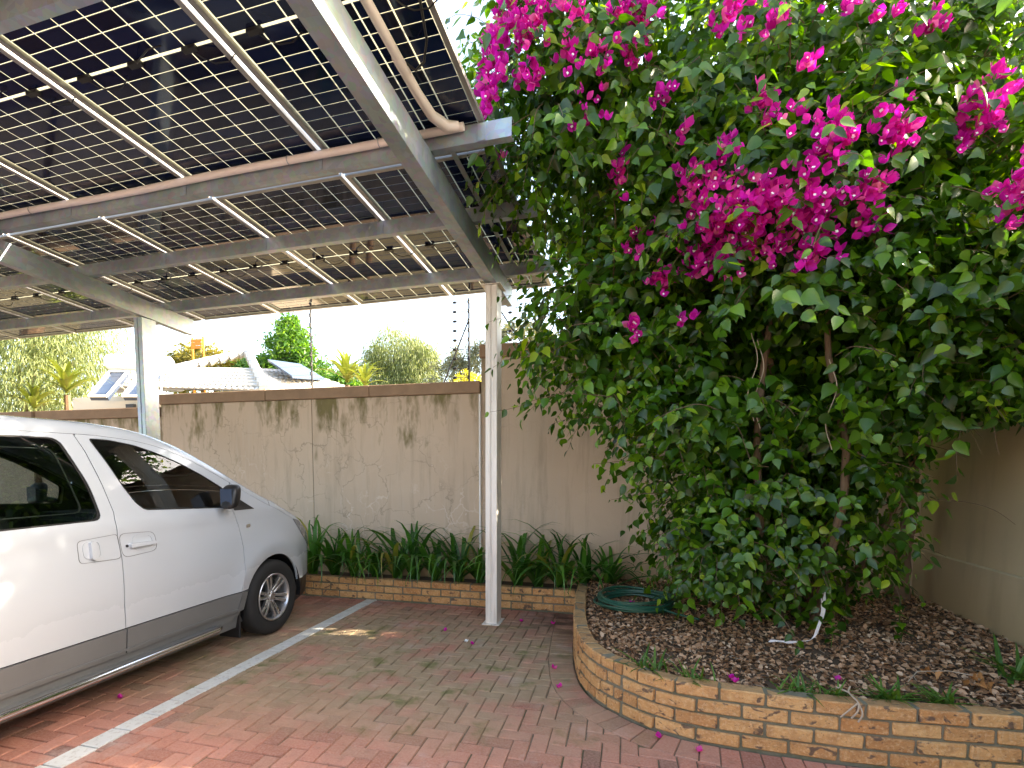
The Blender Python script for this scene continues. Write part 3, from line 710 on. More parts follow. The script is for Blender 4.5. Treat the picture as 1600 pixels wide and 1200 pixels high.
def strip(name, ys, which, mat):
    v = []; f = []; n = 0
    for y in ys:
        P, Q = cross(y)
        row = {'all': P + Q + [(-a, b) for a, b in P[::-1]], 'mid': [P[-1]] + Q + [(-P[-1][0], P[-1][1])], 'R': P, 'L': [(-a, b) for a, b in P[::-1]]}[which]
        n = len(row); v += [(XC + a, y, b) for a, b in row]
    for i in range(len(ys) - 1):
        for k in range(n - 1): f.append((i * n + k, (i + 1) * n + k, (i + 1) * n + k + 1, i * n + k + 1))
    return MB().add(v, f).build(name, mat, van, smooth=True)
strip('roof', np.linspace(-.05, 3.04, 50), 'all', 'paint'); strip('pillar', np.linspace(3.04, 4.24, 24), 'R', 'paint'); strip('pillar', np.linspace(3.04, 4.24, 24), 'L', 'paint')
strip('windshield', np.linspace(3.045, 4.12, 20), 'mid', 'glass'); strip('cowl', np.linspace(4.121, 4.24, 4), 'mid', 'blackplastic'); strip('hood', np.linspace(4.246, 5.22, 26), 'all', 'paint')
for y, nm in ((5.22, 'front_grille'), (-.05, 'tailgate')):
    zs = np.linspace(.43 if y > 2 else .2, ZT(y), 14); v = []; f = []; dir_ = 1 if y > 2 else -1
    for z in zs:
        w0 = float(ww(np.array([y]), np.array([z]))[0])
        for k in range(11): u = 1 - k / 5; v.append((XC + w0 * u, y + dir_ * .05 * (1 - u * u), z))
    P, Q = cross(y); row = P + Q + [(-a, b) for a, b in P[::-1]]
    for i in range(13):
        for k in range(10): f.append((i * 11 + k, i * 11 + k + 1, (i + 1) * 11 + k + 1, (i + 1) * 11 + k)[::dir_])
    b = len(v); v += [(XC + a, y, z) for a, z in row]; f.append(tuple(range(b, len(v)))); MB().add(v, f).build(nm, 'paint' if y < 2 else 'blackplastic', van, smooth=True)
box('floor', (XC - .84, .05, .2), (XC + .84, 4.6, .3), 'darkinterior', van, 0)
def wheel(x, y, sg):
    M = Matrix.Translation((x, y, .355)) @ Matrix.Rotation(R(90 * sg), 4, 'Y')
    w = thing('wheel', None, None); w.parent = van; w.matrix_parent_inverse = INVV
    t = MB().lathe([(.222, .07), (.232, .098), (.262, .108), (.30, .109), (.33, .10), (.346, .085), (.3545, .06), (.355, 0), (.3545, -.06), (.346, -.085), (.30, -.105), (.222, -.09)], M, 64).build('tyre', 'rubber', smooth=True); t.parent = w
    g = MB()
    for r_, h in ((.349, .075),): pass
    rm = MB().lathe([(.2235, .092), (.226, .099), (.222, .103), (.212, .1), (.205, .088), (.197, .03), (.192, -.06)], M, 64); rm.lathe([(.0, .072), (.03, .074), (.036, .066), (.062, .056), (.066, .03)], M, 24)
    for k in range(6):
        for e in (-1, 1):
            A = Matrix.Rotation(R(60 * k + 15), 4, 'Z'); w0 = .011; v = []
            for r_, off, hw, zz in ((.045, .016, .011, .055), (.12, .022, .0135, .078), (.206, .030, .016, .086)):
                for sx in (-1, 1): v += [M @ A @ Vector((r_, e * off + sx * hw, zz - .004)), M @ A @ Vector((r_, e * off + sx * hw * .65, zz)), M @ A @ Vector((r_, e * off + sx * hw, zz - .03))]
            f = []
            for i in (0, 1):
                q = lambda s_, k_: i * 6 + s_ * 3 + k_
                nx = lambda s_, k_: (i + 1) * 6 + s_ * 3 + k_
                f += [(q(0, 1), q(1, 1), nx(1, 1), nx(0, 1)), (q(0, 0), q(0, 1), nx(0, 1), nx(0, 0)), (q(1, 1), q(1, 0), nx(1, 0), nx(1, 1)), (q(0, 2), q(0, 0), nx(0, 0), nx(0, 2)), (q(1, 0), q(1, 2), nx(1, 2), nx(1, 0))]
            rm.add(v, f)
    rm.build('rim', 'alloy', smooth=True).parent = w
    bk = MB().lathe([(0, -.01), (.2, -.012)], M, 32); bk.build('rim_backing', 'darkinterior').parent = w  # dark backing disc: shade behind the spokes put into its colour
    nu = MB()
    for k in range(6): a = R(60 * k + 45); nu.lathe([(0, .068), (.008, .068), (.009, .045)], M @ Matrix.Translation((.047 * math.cos(a), .047 * math.sin(a), 0)), 6)
    nu.build('lug_nut', 'chrome').parent = w
INVV = Matrix.Translation(-van.location)
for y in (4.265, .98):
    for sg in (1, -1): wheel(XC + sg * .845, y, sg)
    for sg in (1, -1):
        v = []; f = []
        for i, t in enumerate(np.linspace(R(-12), R(192), 22)):
            for xx in (.55, .93): v.append((XC + sg * xx, y + .425 * math.cos(t), .36 + .43 * math.sin(t)))
        f = [(2 * i, 2 * i + 1, 2 * i + 3, 2 * i + 2) for i in range(21)]
        MB().add(v, f).build('wheel_well', 'blackplastic', van)
for sg in (1, -1):
    X = lambda o: XC + sg * o
    mm = MB().box((min(X(.72), X(.93)), 3.80, .10), (max(X(.72), X(.93)), 3.82, .36)).build('mud_flap', 'blackplastic', van, bevel=.004)
    MB().tube([(X(.91), .9, .255), (X(.975), 1.0, .262), (X(.975), 3.5, .262), (X(.91), 3.6, .255)], .023, 12).build('step_bar', 'chrome', van, smooth=True)
    bb = MB(); bb.box((min(X(.90), X(.965)), 1.0, .276), (max(X(.90), X(.965)), 3.52, .284)); bb.build('step_board', 'cladding', van)
    # mirror: shell and glass
    bm = bmesh.new(); bmesh.ops.create_uvsphere(bm, u_segments=20, v_segments=12, radius=1)
    for q in bm.verts:
        x, y_, z = q.co; pw = lambda a: math.copysign(abs(a) ** .62, a); q.co = Vector((X(1.045) + .075 * pw(x), 3.615 + .05 * pw(y_) + .03 * z, 1.345 + .10 * pw(z)))
    me = bpy.data.meshes.new('mirror'); bm.to_mesh(me); bm.free(); mo = link('mirror', me, 'blackplastic', van, True); mo.matrix_parent_inverse = INVV
    g = MB().box((min(X(.99), X(1.10)), 3.560, 1.28), (max(X(.99), X(1.10)), 3.5645, 1.41)); g.build('mirror_glass', 'collector', mo, bevel=.002); 
    MB().tube([(X(.93), 3.70, 1.27), (X(1.0), 3.66, 1.29), (X(1.05), 3.63, 1.30)], .028, 8).build('mirror_arm', 'blackplastic', mo, smooth=True)
    mo.matrix_parent_inverse = INVV
    # handles in their framed plate
hp = rnd([(2.43, .995), (2.43, 1.135), (2.698, 1.15), (2.706, .985)], .03)
def ring(poly, e, nm, mat, off): c = np.mean(poly, axis=0); A = np.array(poly); k = 1 - e / np.ptp(A, axis=0); return panel(nm, poly, mat, [[tuple(c + (np.array(q) - c) * k) for q in poly]], off=off, rim=.003)
ring(hp, .006, 'handle_surround', 'cladding', .0015)
hf = rnd([(2.716, .985), (2.702, 1.15), (2.975, 1.135), (2.985, 1.0)], .05); ring(hf, .006, 'handle_surround', 'cladding', .0015)
ring(rnd([(2.46, 1.02), (2.46, 1.12), (2.57, 1.125), (2.575, 1.01)], .035), .012, 'handle_recess', 'paint', .004)
ring(rnd([(2.80, 1.02), (2.79, 1.125), (2.95, 1.12), (2.955, 1.02)], .05), .014, 'handle_recess', 'paint', .004)
panel('door_handle', rnd([(2.50, 1.012), (2.50, 1.122), (2.535, 1.122), (2.535, 1.012)], .012), 'paint', off=.024, rim=.024)
panel('door_handle', rnd([(2.77, 1.045), (2.77, 1.075), (2.965, 1.07), (2.965, 1.05)], .01), 'paint', off=.022, rim=.022)
panel('lock', rnd([(2.745, 1.052), (2.745, 1.07), (2.763, 1.07), (2.763, 1.052)], .008), 'blackplastic', off=.005, rim=.005)
panel('side_indicator', rnd([(3.885, 1.055), (3.89, 1.085), (3.945, 1.09), (3.94, 1.062)], .012), 'chrome', off=.006, rim=.006)
panel('headlight', rnd([(4.60, 1.075), (4.72, 1.045), (4.86, .96), (5.0, .84), (5.06, .72), (4.98, .74), (4.80, .88)], .03), 'lampglass', off=.005, rim=.008, st=.03)
# cabin
dsh = MB().box((XC - .8, 3.35, .85), (XC + .8, 3.85, 1.2)).build('dashboard', 'darkinterior', van, bevel=.06, seg=3)
st = MB(); cen = Vector((XC + .42, 3.12, 1.2)); ax = Vector((0, -.9, .45)).normalized(); uu = Vector((1, 0, 0)); vv = ax.cross(uu)
st.tube([cen + (uu * math.cos(t) + vv * math.sin(t)) * .185 for t in np.linspace(0, 2 * math.pi, 33)], .014, 8, False)
for t in (R(90), R(210), R(330)): st.tube([cen, cen + (uu * math.cos(t) + vv * math.sin(t)) * .18], .016, 6)
st.tube([cen - ax * .02, cen + ax * .03], .055, 14); st.tube([cen, cen - ax * .3], .03, 8); st.build('steering_wheel', 'blackplastic', van, smooth=True)
for y, xs in ((2.35, (.42, -.42)), (1.45, (.5, -.1, -.55)), (.6, (.5, 0, -.5))):
    for x in xs:
        m = MB().box((XC + x - .25, y, .5), (XC + x + .25, y + .5, .68)).build('seat', 'darkinterior', van, bevel=.05, seg=3)
        b = MB(); b.box((-.25, -.08, 0), (.25, .06, .68), Matrix.Translation((XC + x, y, .66)) @ Matrix.Rotation(R(12), 4, 'X')); b.build('seat_back', 'darkinterior', m, bevel=.05, seg=3)
        b = MB(); b.box((-.14, -.06, .72), (.14, .04, .90), Matrix.Translation((XC + x, y, .66)) @ Matrix.Rotation(R(12), 4, 'X')); b.build('headrest', 'darkinterior', m, bevel=.04, seg=3)
box('sticker', (XC - .83, 1.98, 1.42), (XC - .828, 2.16, 1.62), 'wiper', van, 0)
box('rear_view_mirror', (XC - .1, 3.25, 1.66), (XC + .12, 3.28, 1.73), 'blackplastic', van, .01)

# ------------------------------------------------------------------ bougainvillea
bg_ = thing('bougainvillea', 'huge bougainvillea with magenta bracts overhanging the curved brick planter', 'shrub', (1.4, 4.75, .3))
BL = [((.98, 4.75, 4.25), (1.8, 1.3, 1.5)), ((1.3, 4.75, 2.75), (1.45, 1.15, 1.05)), ((-.06, 4.5, 2.75), (.74, .62, .85)), ((1.25, 4.85, 1.45), (1.08, .85, 1.05)),
      ((2.45, 4.25, 2.95), (.85, .9, .95)), ((.7, 5.95, 3.9), (1.5, .7, .95)), ((2.0, 4.5, 3.9), (.8, .9, .9)), ((-.45, 4.3, 4.35), (.80, .8, .95)), ((1.1, 4.0, 3.35), (.85, .62, .5)), ((1.95, 4.35, 2.3), (.6, .65, .5)), ((.75, 4.55, .95), (.5, .5, .5)), ((.55, 4.5, 2.0), (.6, .6, .5))]  # lobe above the back wall is added to block sun from the van hood
BC = np.array([b[0] for b in BL]); BRD = np.array([b[1] for b in BL])
def depth_in(P):            # <1 inside some blob
    q = (P[:, None, :] - BC[None]) / BRD[None]; return np.sqrt((q ** 2).sum(2)).min(1)
def hollow(P): return (((P - np.array([1.0, 3.95, 2.35])) / np.array([.42, .5, .26])) ** 2).sum(1) < 1
def shell(n, k):
    """random points on the outer skin, with outward normals"""
    a = BRD[:, 0] * BRD[:, 1] + BRD[:, 0] * BRD[:, 2] + BRD[:, 1] * BRD[:, 2]; pick = rng.choice(len(BL), n, p=a / a.sum())
    u = rng.normal(0, 1, (n, 3)); u /= np.linalg.norm(u, axis=1, keepdims=True); P = BC[pick] + u * BRD[pick] * k(n)[:, None]
    N = u / BRD[pick]; N /= np.linalg.norm(N, axis=1, keepdims=True); return P, N
def okp(P): return (P[:, 2] > .38) & ((P[:, 1] < 5.9) | (P[:, 2] > 3.12)) & ~((P[:, 0] > 2.72) & (P[:, 2] < 3.4)) & ~((P[:, 0] > 2.12) & (P[:, 2] < 1.85) & (P[:, 1] > 3.7))
def lump(P): return .06 * np.sin(P[:, 0] * 5.1 + 1) * np.sin(P[:, 2] * 4.3) + .05 * np.sin(P[:, 1] * 7 + P[:, 0] * 3) * np.sin(P[:, 2] * 8.1)
LP, LD, LN, LS = [], [], [], []; stems = MB(); nst = 0
P, N = shell(15000, lambda n: rng.uniform(.80, 1.0, n)); P += N * lump(P)[:, None]
keep = (depth_in(P) > .78) & okp(P) & ~hollow(P) & ((N[:, 1] < .25) | (rng.random(len(P)) < .4)) & (rng.random(len(P)) < .5 + .5 * (np.sin(P[:, 0] * 6.3 + 2 * np.sin(P[:, 2] * 3.7)) * np.sin(P[:, 2] * 5.9 + P[:, 0]) > -.12))
P, N = P[keep], N[keep]
def grow(p, dr, n, steps, size, droop=.10, stem=False):
    global nst
    dr = dr / np.linalg.norm(dr); pts = [p.copy()]; sd = rng.choice([-1., 1.])
    for k in range(steps):
        dr = dr + np.array([0, 0, -droop]) + rng.normal(0, .07, 3); dr /= np.linalg.norm(dr); p = p + dr * size * rng.uniform(.5, .75); pts.append(p)
        side = np.cross(dr, [0, 0, 1.]); side /= np.linalg.norm(side) + 1e-6; sd = -sd
        d = .35 * dr + .75 * side * sd + np.array([0, 0, -.62]) + rng.normal(0, .25, 3)
        nn = n * .8 + np.array([0, 0, .45]) + rng.normal(0, .35, 3)
        LP.append(p + d * .012); LD.append(d); LN.append(nn); LS.append(size * rng.uniform(.72, 1.12) * (1 - .45 * (k / steps) ** 2.5))
    if stem: stems.tube(pts, np.linspace(.0035, .0012, len(pts)), 4, False)
for i in range(len(P)):
    low = P[i][2] < 1.9
    grow(P[i] - N[i] * .1, N[i] * .8 + rng.normal(0, .45, 3) + np.array([0, 0, .25]), N[i], rng.integers(4, 9), rng.choice([.065, .085, .10, .12]) * rng.uniform(.85, 1.15) * (.78 if low and rng.random() < .6 else 1), .12, i % 3 == 0)
# long arching sprays (start, direction, leaves, size, droop)
for p, d, k, sz, dr in [((-.2, 4.05, 3.05), (-1, -.15, .25), 14, .095, .035), ((-.1, 4.0, 2.1), (-1, -.25, .22), 15, .10, .03), ((.05, 4.2, 1.98), (-1, -.1, .1), 12, .085, .04), ((.3, 4.3, 1.65), (-1, -.2, .15), 11, .08, .05),
                        ((.25, 4.3, 1.38), (-1, -.05, .05), 10, .06, .02), ((-.2, 4.0, 2.62), (-1, -.2, .3), 9, .085, .08), ((-.1, 4.3, 2.35), (-1, 0, .2), 10, .085, .07),
                        ((2.2, 4.1, 2.0), (1, -.1, -.05), 12, .10, .0), ((2.3, 3.9, 2.2), (1, -.2, 0), 10, .12, .02), ((1.8, 3.9, 3.0), (.2, -1, .6), 11, .085, .10), ((1.35, 3.7, 3.75), (.1, -1, .7), 10, .085, .12), ((.9, 3.6, 3.95), (-.3, -1, .5), 12, .09, .11),
                        ((.3, 3.7, 3.6), (-.7, -.7, .5), 10, .085, .12), ((2.1, 3.7, 3.2), (.6, -.8, .4), 10, .085, .1), ((1.9, 3.75, 2.6), (.1, -.6, .9), 8, .08, .05), ((.6, 3.75, 1.95), (-.6, -.8, .3), 10, .105, .09), ((.9, 4.1, 1.05), (.5, -1, -.1), 10, .085, .06),
                        ((.45, 4.1, .75), (-.3, -1, .2), 9, .08, .12), ((1.0, 4.0, .6), (.3, -1, .3), 9, .075, .12), ((2.2, 4.5, 1.35), (.8, -.7, .1), 9, .08, .08), ((1.3, 3.9, 2.3), (.2, -.8, .3), 9, .085, .1), ((-.75, 4.0, 4.6), (-.8, -.3, .5), 12, .06, .01)]:
    grow(np.array(p), np.array(d, float), np.array([0, -1, .2]), k, sz, dr, True)
P, N = shell(34000, lambda n: rng.uniform(.25, .74, n)); keep = okp(P) & ~hollow(P); P, N = P[keep], N[keep]      # inner leaves
LP += list(P); LD += list(np.array([0, 0, -.7]) + rng.normal(0, .6, P.shape)); LN += list(N + rng.normal(0, .6, P.shape)); LS += list(rng.uniform(.075, .12, len(P)))
LP, LD, LN, LS = map(np.array, (LP, LD, LN, LS)); ok = okp(LP - [0, 0, .03]) & (LP[:, 1] > 3.05); LP, LD, LN, LS = LP[ok], LD[ok], LN[ok], LS[ok]; LR = frames(LD, LN)
# flower sprays: x, y, height, spread across, spread up, number
FL = [(0.72, 3.57, 3.07, 0.41, 0.194, 170), (0.49, 3.63, 3.18, 0.197, 0.175, 60), (1.02, 3.55, 3.01, 0.196, 0.217, 80), (0.55, 3.78, 2.92, 0.267, 0.111, 50), (0.25, 3.94, 2.88, 0.114, 0.1, 20), (1.07, 3.38, 3.39, 0.14, 0.175, 50), (1.38, 3.42, 3.39, 0.126, 0.144, 26), (1.29, 3.46, 3.14, 0.088, 0.088, 16), (1.91, 3.67, 3.56, 0.151, 0.161, 44), (1.99, 3.5, 3.04, 0.085, 0.188, 36), (1.8, 3.66, 3.44, 0.059, 0.098, 10), (0.04, 3.9, 2.57, 0.053, 0.088, 14), (1.37, 3.61, 2.99, 0.099, 0.081, 14), (-0.77, 3.58, 4.52, 0.206, 0.206, 60), (-0.92, 3.66, 4.28, 0.122, 0.204, 40), (-0.63, 3.52, 4.33, 0.119, 0.149, 22), (-0.66, 3.55, 4.12, 0.097, 0.078, 14), (-0.99, 3.74, 4.12, 0.071, 0.127, 16), (-0.39, 3.51, 4.2, 0.121, 0.097, 10), (-0.35, 3.51, 4.42, 0.149, 0.124, 12), (0.04, 3.65, 4.41, 0.193, 0.162, 50), (-0.19, 3.57, 4.13, 0.144, 0.12, 18), (-0.25, 3.62, 3.9, 0.142, 0.095, 14), (-0.01, 3.64, 4.19, 0.128, 0.079, 12), (0.58, 3.48, 4.21, 0.145, 0.126, 22), (0.74, 3.54, 3.73, 0.083, 0.12, 14), (0.93, 3.5, 3.84, 0.066, 0.047, 6), (0.17, 3.63, 3.91, 0.095, 0.066, 10), (-0.07, 3.85, 3.62, 0.067, 0.143, 18), (0.31, 3.65, 3.68, 0.046, 0.065, 4), (0.37, 3.69, 3.41, 0.118, 0.118, 22), (0.54, 3.56, 3.48, 0.063, 0.054, 8), (0.9, 3.48, 3.59, 0.063, 0.063, 6), (0.79, 3.46, 4.11, 0.067, 0.077, 8), (1.22, 3.47, 4.07, 0.195, 0.078, 12), (1.59, 3.55, 3.97, 0.13, 0.07, 10), (0.45, 3.83, 2.59, 0.026, 0.026, 3), (0.34, 3.91, 2.58, 0.027, 0.044, 3), (0.01, 3.93, 3.09, 0.074, 0.046, 6), (0.07, 3.99, 3.22, 0.095, 0.076, 12), (0.55, 3.61, 3.56, 0.036, 0.046, 4), (-0.91, 3.81, 3.84, 0.06, 0.069, 5), (1.45, 3.6, 3.68, 0.048, 0.048, 3)]
def front(x, z):
    q = 1 - ((x - BC[:, 0]) / BRD[:, 0]) ** 2 - ((z - BC[:, 2]) / BRD[:, 2]) ** 2
    ys = [c[1] - r[1] * math.sqrt(a) for c, r, a in zip(BC, BRD, q) if a > 0]; return min(ys) if ys else None
FP, FN = [], []
for x, y0, z, sx, sz, n in FL:
    for k in range(int(n * 1.15)):
        a, b = x + rng.normal(0, sx * .46), z + rng.normal(0, sz * .46); y = front(a, b)
        y = y0 if y is None else max(min(y, y0 + .25), y0 - .25)
        q = np.array([a, y, b]); q += (np.array([0, 0, 1.58]) - q) / np.linalg.norm(q) * (.03 + abs(rng.normal(0, .08))); FP.append(q); FN.append(np.array([0, -.9, .35]) + rng.normal(0, .55, 3))
FP, FN = np.array(FP), np.array(FN)
v, f = leaf_template([(0, 0), (.3, .32), (.62, .36), (.86, .16), (1, 0)], -.45, .15); bv = []; bf = []
for k in range(3):
    M = Matrix.Rotation(2 * math.pi * k / 3, 3, 'Z') @ Matrix.Rotation(R(38), 3, 'X')
    o = len(bv); bv += [tuple(M @ Vector(q)) for q in v]; bf += [tuple(i + o for i in q) for q in f]
FR = frames(np.cross(FN, rng.normal(0, 1, FN.shape)), FN); FS = rng.uniform(.042, .068, len(FP))
def camdist(P): return np.linalg.norm(P - np.array([0, 0, 1.58]), axis=1)
def inframe(P): d = P @ np.array([-.2491, .9684, 0]); u = 765 + 820 * (P @ np.array([.9684, .2491, 0])) / d; w = 731 - 820 * (P[:, 2] - 1.58) / d; return (u > 0) & (u < 1600) & (w > 0) & (w < 1200)
fme = mesh('flower', bv, bf); fme.materials.append(MAT['bract'])
sc_ = FS / camdist(FP) * inframe(FP); od = np.argsort(-sc_)
for i in od[:300]: single('flower', fme, FP[i], FR[i], FS[i], bg_)
tag(batch('flowers', bv, bf, FP[od[300:]], FR[od[300:]], FS[od[300:]], 'bract', bg_), kind='stuff')
wt = batch('flower_tubes', [(-.06, 0, 0), (.06, 0, 0), (.06, 0, .42), (-.06, 0, .42), (-.12, -.1, .45), (.12, -.1, .45), (.12, .1, .45), (-.12, .1, .45)], [(0, 1, 2), (0, 2, 3), (4, 5, 6), (4, 6, 7)], FP[::2], FR[::2], FS[::2], 'white', bg_); wt['kind'] = 'stuff'
sc_ = LS / camdist(LP) * inframe(LP) * (depth_in(LP) > .97); od = np.argsort(-sc_)
lme = [mesh('leaf', *t) for t in (LEAF, LEAF2)]
for m_ in lme: m_.materials.append(MAT['leaf']); m_.polygons.foreach_set('use_smooth', [True] * len(m_.polygons))
for i in od[:300]: single('leaf', lme[i % 2], LP[i], LR[i], LS[i], bg_)
r_ = od[300:]; h_ = rng.random(len(r_)) < .6
for t, q in ((LEAF, r_[h_]), (LEAF2, r_[~h_])): tag(batch('foliage', *t, LP[q], LR[q], LS[q], 'leaf', bg_), kind='stuff')
tag(kid(stems.build('stems', 'bark', smooth=True), bg_), kind='stuff')
def limb(pts, r0, r1, name='trunk', mat='bark', parent=None, n=9):
    C = catmull(pts, 6); return MB().tube([c + rng.normal(0, r0 * .12, 3) for c in C], np.linspace(r0, r1, len(C)), n).build(name, mat, parent, smooth=True)
for p in [[(1.4, 4.75, .2), (1.35, 4.7, .9), (1.2, 4.6, 1.9), (.9, 4.5, 3.0), (.5, 4.5, 4.0)], [(1.5, 4.8, .2), (1.55, 4.75, 1.0), (1.6, 4.7, 2.2), (1.9, 4.6, 3.4)], [(1.3, 4.7, .2), (1.05, 4.45, .9), (.95, 4.3, 1.9), (1.0, 4.25, 2.7), (1.1, 4.3, 3.4)],
          [(1.45, 4.65, .2), (1.45, 4.35, .8), (1.5, 4.2, 1.6), (1.35, 4.2, 2.5), (1.4, 4.2, 3.3)], [(1.6, 4.85, .2), (1.95, 4.8, 1.0), (2.3, 4.7, 2.0), (2.6, 4.5, 3.0)], [(1.35, 4.8, .2), (.9, 4.8, 1.2), (.4, 4.7, 2.2), (0, 4.5, 3.2)]]:
    limb(p, .038, .014, 'stem', 'bark', bg_)
limb([(2.55, 5.72, .25), (2.54, 5.7, .8), (2.57, 5.68, 1.25), (2.5, 5.6, 1.9), (2.3, 5.2, 2.6)], .075, .035, 'trunk', 'bark', bg_)
m = MB()
for x, z in ((.82, 2.5), (.86, 2.45), (1.3, 2.3)): m.tube(catmull([(x, 4.0, z), (x + .03, 3.93, z - .2), (x - .02, 3.95, z - .42), (x + .03, 3.97, z - .6)], 6), .003, 5)
tag(kid(m.build('bare_twigs', 'twig'), bg_), kind='stuff')

# ------------------------------------------------------------------ strap-leaved plants in the back planter
def blade(L, w, lift, n=7, cur=1.):
    v = []; f = []; x = 0; z = 0; a = lift
    for i in range(n + 1):
        t = i / n; h = w * (1 - t ** 2.2) * (.75 + .5 * math.sin(math.pi * min(1, t * 1.3)))
        v += [(-h, x, z + .35 * h), (0, x, z), (h, x, z + .35 * h)]
        x += L / n * math.cos(a); z += L / n * math.sin(a); a -= cur * (1.0 + lift * .75) / n * (.3 + 1.7 * t)
    for i in range(n):
        for k in range(2): f.append((i * 3 + k, i * 3 + k + 1, i * 3 + k + 4, i * 3 + k + 3))
    me = mesh('leaf', v, f); me.materials.append(MAT['strap']); me.polygons.foreach_set('use_smooth', [True] * len(f)); return me
BLD = [blade(1.05, .024, R(66)), blade(.95, .023, R(78)), blade(1.0, .025, R(42)), blade(.86, .022, R(86)), blade(1.05, .023, R(54))]
DRP = [blade(.95, .024, R(48), 8, 1.75), blade(.85, .023, R(62), 8, 1.8), blade(1.05, .022, R(55), 8, 1.6)]
SPOT = [(-3.78, 1.12, 'beside the van headlight'), (-3.5, .95, 'second from the van'), (-3.22, 1.0, 'third from the van'), (-2.96, .88, 'behind the end of the white line'), (-2.66, 1.03, 'just right of the white line end'), (-2.42, 1.18, 'tallest, midway between van and post'), (-2.14, .95, 'three left of the thin white pipe'), (-1.88, 1.08, 'next left of the thin white pipe'), (-1.62, .92, 'at the foot of the thin white pipe'),
        (-1.16, 1.1, 'just right of the white post'), (-.92, .95, 'second right of the white post'), (-.68, 1.12, 'beside the hose corner, upright'), (-.42, 1.0, 'above the brick corner'), (-.16, .85, 'last by the bougainvillea')]
for x, sc, where in SPOT:
    pl = thing('strap_leaf_plant', 'dark green strap-leaved clump in the back planter, ' + where, 'plant', (x, 5.84 + rng.normal(0, .03), .235), 'strap-leaved plants along the wall'); n = 21
    for k in range(n):
        a = 2 * math.pi * k / n * 2.4 + rng.normal(0, .3); o = link('leaf', DRP[k % 3] if math.cos(a) < -.2 and rng.random() < .75 else BLD[int(rng.integers(5))], None, pl)
        if math.cos(a) > .35 : a += math.pi * (rng.random() < .45)
        o.rotation_euler = (rng.normal(0, .08), rng.normal(0, .1), a); o.scale = (sc * rng.uniform(.9, 1.25),) + (sc * rng.uniform(.75, 1.05) * (.62 if math.cos(a) > .2 else 1),) + (sc * rng.uniform(.85, 1.1),)
        o.location = (.03 * math.cos(a), .03 * math.sin(a), 0)

# ------------------------------------------------------------------ things in and around the bed
hs = MB()
for k in range(9):
    rr = .235 + .012 * (k % 4) + rng.normal(0, .006); zz = .36 + .019 * (k // 2); cx_, cy_ = .10 + rng.normal(0, .012), 4.84 + rng.normal(0, .015); ph = rng.uniform(0, 6)
    hs.tube([(cx_ + rr * 1.25 * math.cos(t), cy_ + rr * 1.25 * math.sin(t), zz + .012 * math.sin(2 * t + ph)) for t in np.linspace(0, 2 * math.pi, 41)], .0095, 7, False)
hs.tube([(.3, 4.62, .39), (.42, 4.5, .38), (.6, 4.45, .36)], .0095, 7)
tag(hs.build('garden_hose', 'hose', smooth=True), 'coiled dark green garden hose lying in the brick planter', 'hose')
rb = thing('cloth_strip', 'torn white strip hanging from the bougainvillea stem onto the mulch', 'strip', (1.4, 4.2, .35))
v = []; f = []; pth = catmull([(1.42, 4.28, .66), (1.40, 4.2, .55), (1.36, 4.15, .45), (1.30, 4.1, .36), (1.15, 4.05, .345), (1.02, 4.05, .345)], 6)
for i, p in enumerate(pth): w_ = .018 * (1 - .6 * i / len(pth)); v += [(p[0] - w_, p[1], p[2] + .006 * math.sin(i)), (p[0] + w_, p[1] + .008, p[2] + .012), (p[0] + w_ * .9, p[1] + .014, p[2] + .008), (p[0] - w_ * .9, p[1] + .005, p[2])]
for i in range(len(pth) - 1):
    for k in range(4): f.append((i * 4 + k, i * 4 + (k + 1) % 4, i * 4 + 4 + (k + 1) % 4, i * 4 + 4 + k))
MB().add(v, f).build('strip', 'cloth', rb, smooth=True)
gm = [mesh('blade', *leaf_template([(0, .045), (.35, .05), (.75, .03), (1, 0)], c, .3)) for c in (.5, .9, .25)]
for q in gm: q.materials.append(MAT['grass'])
for x, y, n, sz, lb in [(.16, 3.33, 18, .10, 'on the inside of the tight brick bend'), (.42, 3.23, 16, .09, 'hanging over the brick edge below the fallen bracts'), (.93, 3.2, 20, .085, 'leftmost of the row of tufts along the straight front bricks'), (1.12, 3.2, 18, .08, 'beside the pale dry root on the front bricks'), (1.42, 3.22, 34, .10, 'widest tuft on the front brick edge'), (1.66, 3.24, 20, .10, 'rightmost tuft on the front brick edge'), (2.3, 3.75, 14, .2, 'tall wispy grass at the right edge near the plinth')]:
    gt = thing('grass_tuft', 'small green grass tuft, ' + lb, 'grass', (x, y, .335), 'grass tufts on the planter edge')
    for k in range(int(n * 1.5)):
        o = link('blade', gm[k % 3], None, gt); a = rng.uniform(0, 6.28); o.rotation_euler = (rng.uniform(.35, 1.4), 0, a); o.location = (rng.normal(0, .04), rng.normal(0, .014), -.015); s_ = 1.7 * sz * rng.uniform(.6, 1.1); o.scale = (s_, s_, s_)
sap = [mesh('leaf', *LEAF)]; sap[0].materials.append(MAT['leaf'])
for x, y, z, lb in [(2.02, 4.55, .62, 'green seedling with paired leaves standing in the mulch near the plinth'), (1.95, 4.35, .48, 'low green seedling just in front of the taller one'), (1.42, 4.1, .52, 'leafy shoot beside the white strip at the shrub base')]:
    t = thing('seedling', lb, 'seedling', (x, y, bedz(x, y) - .01)); h = z - .33
    MB().tube([(x, y, .28), (x + .01, y, .28 + h * .6), (x, y - .01, .3 + h)], .003, 5).build('stem', 'grass', t)
    for k in range(8):
        o = link('leaf', sap[0], None, t); a = k * 2.2; zz = h * (.35 + .65 * (k // 2) / 3); o.location = (.0, 0, zz); o.rotation_euler = (rng.uniform(-.4, .1), 0, a); s_ = rng.uniform(.06, .085); o.scale = (s_, s_, s_)
rt = MB()
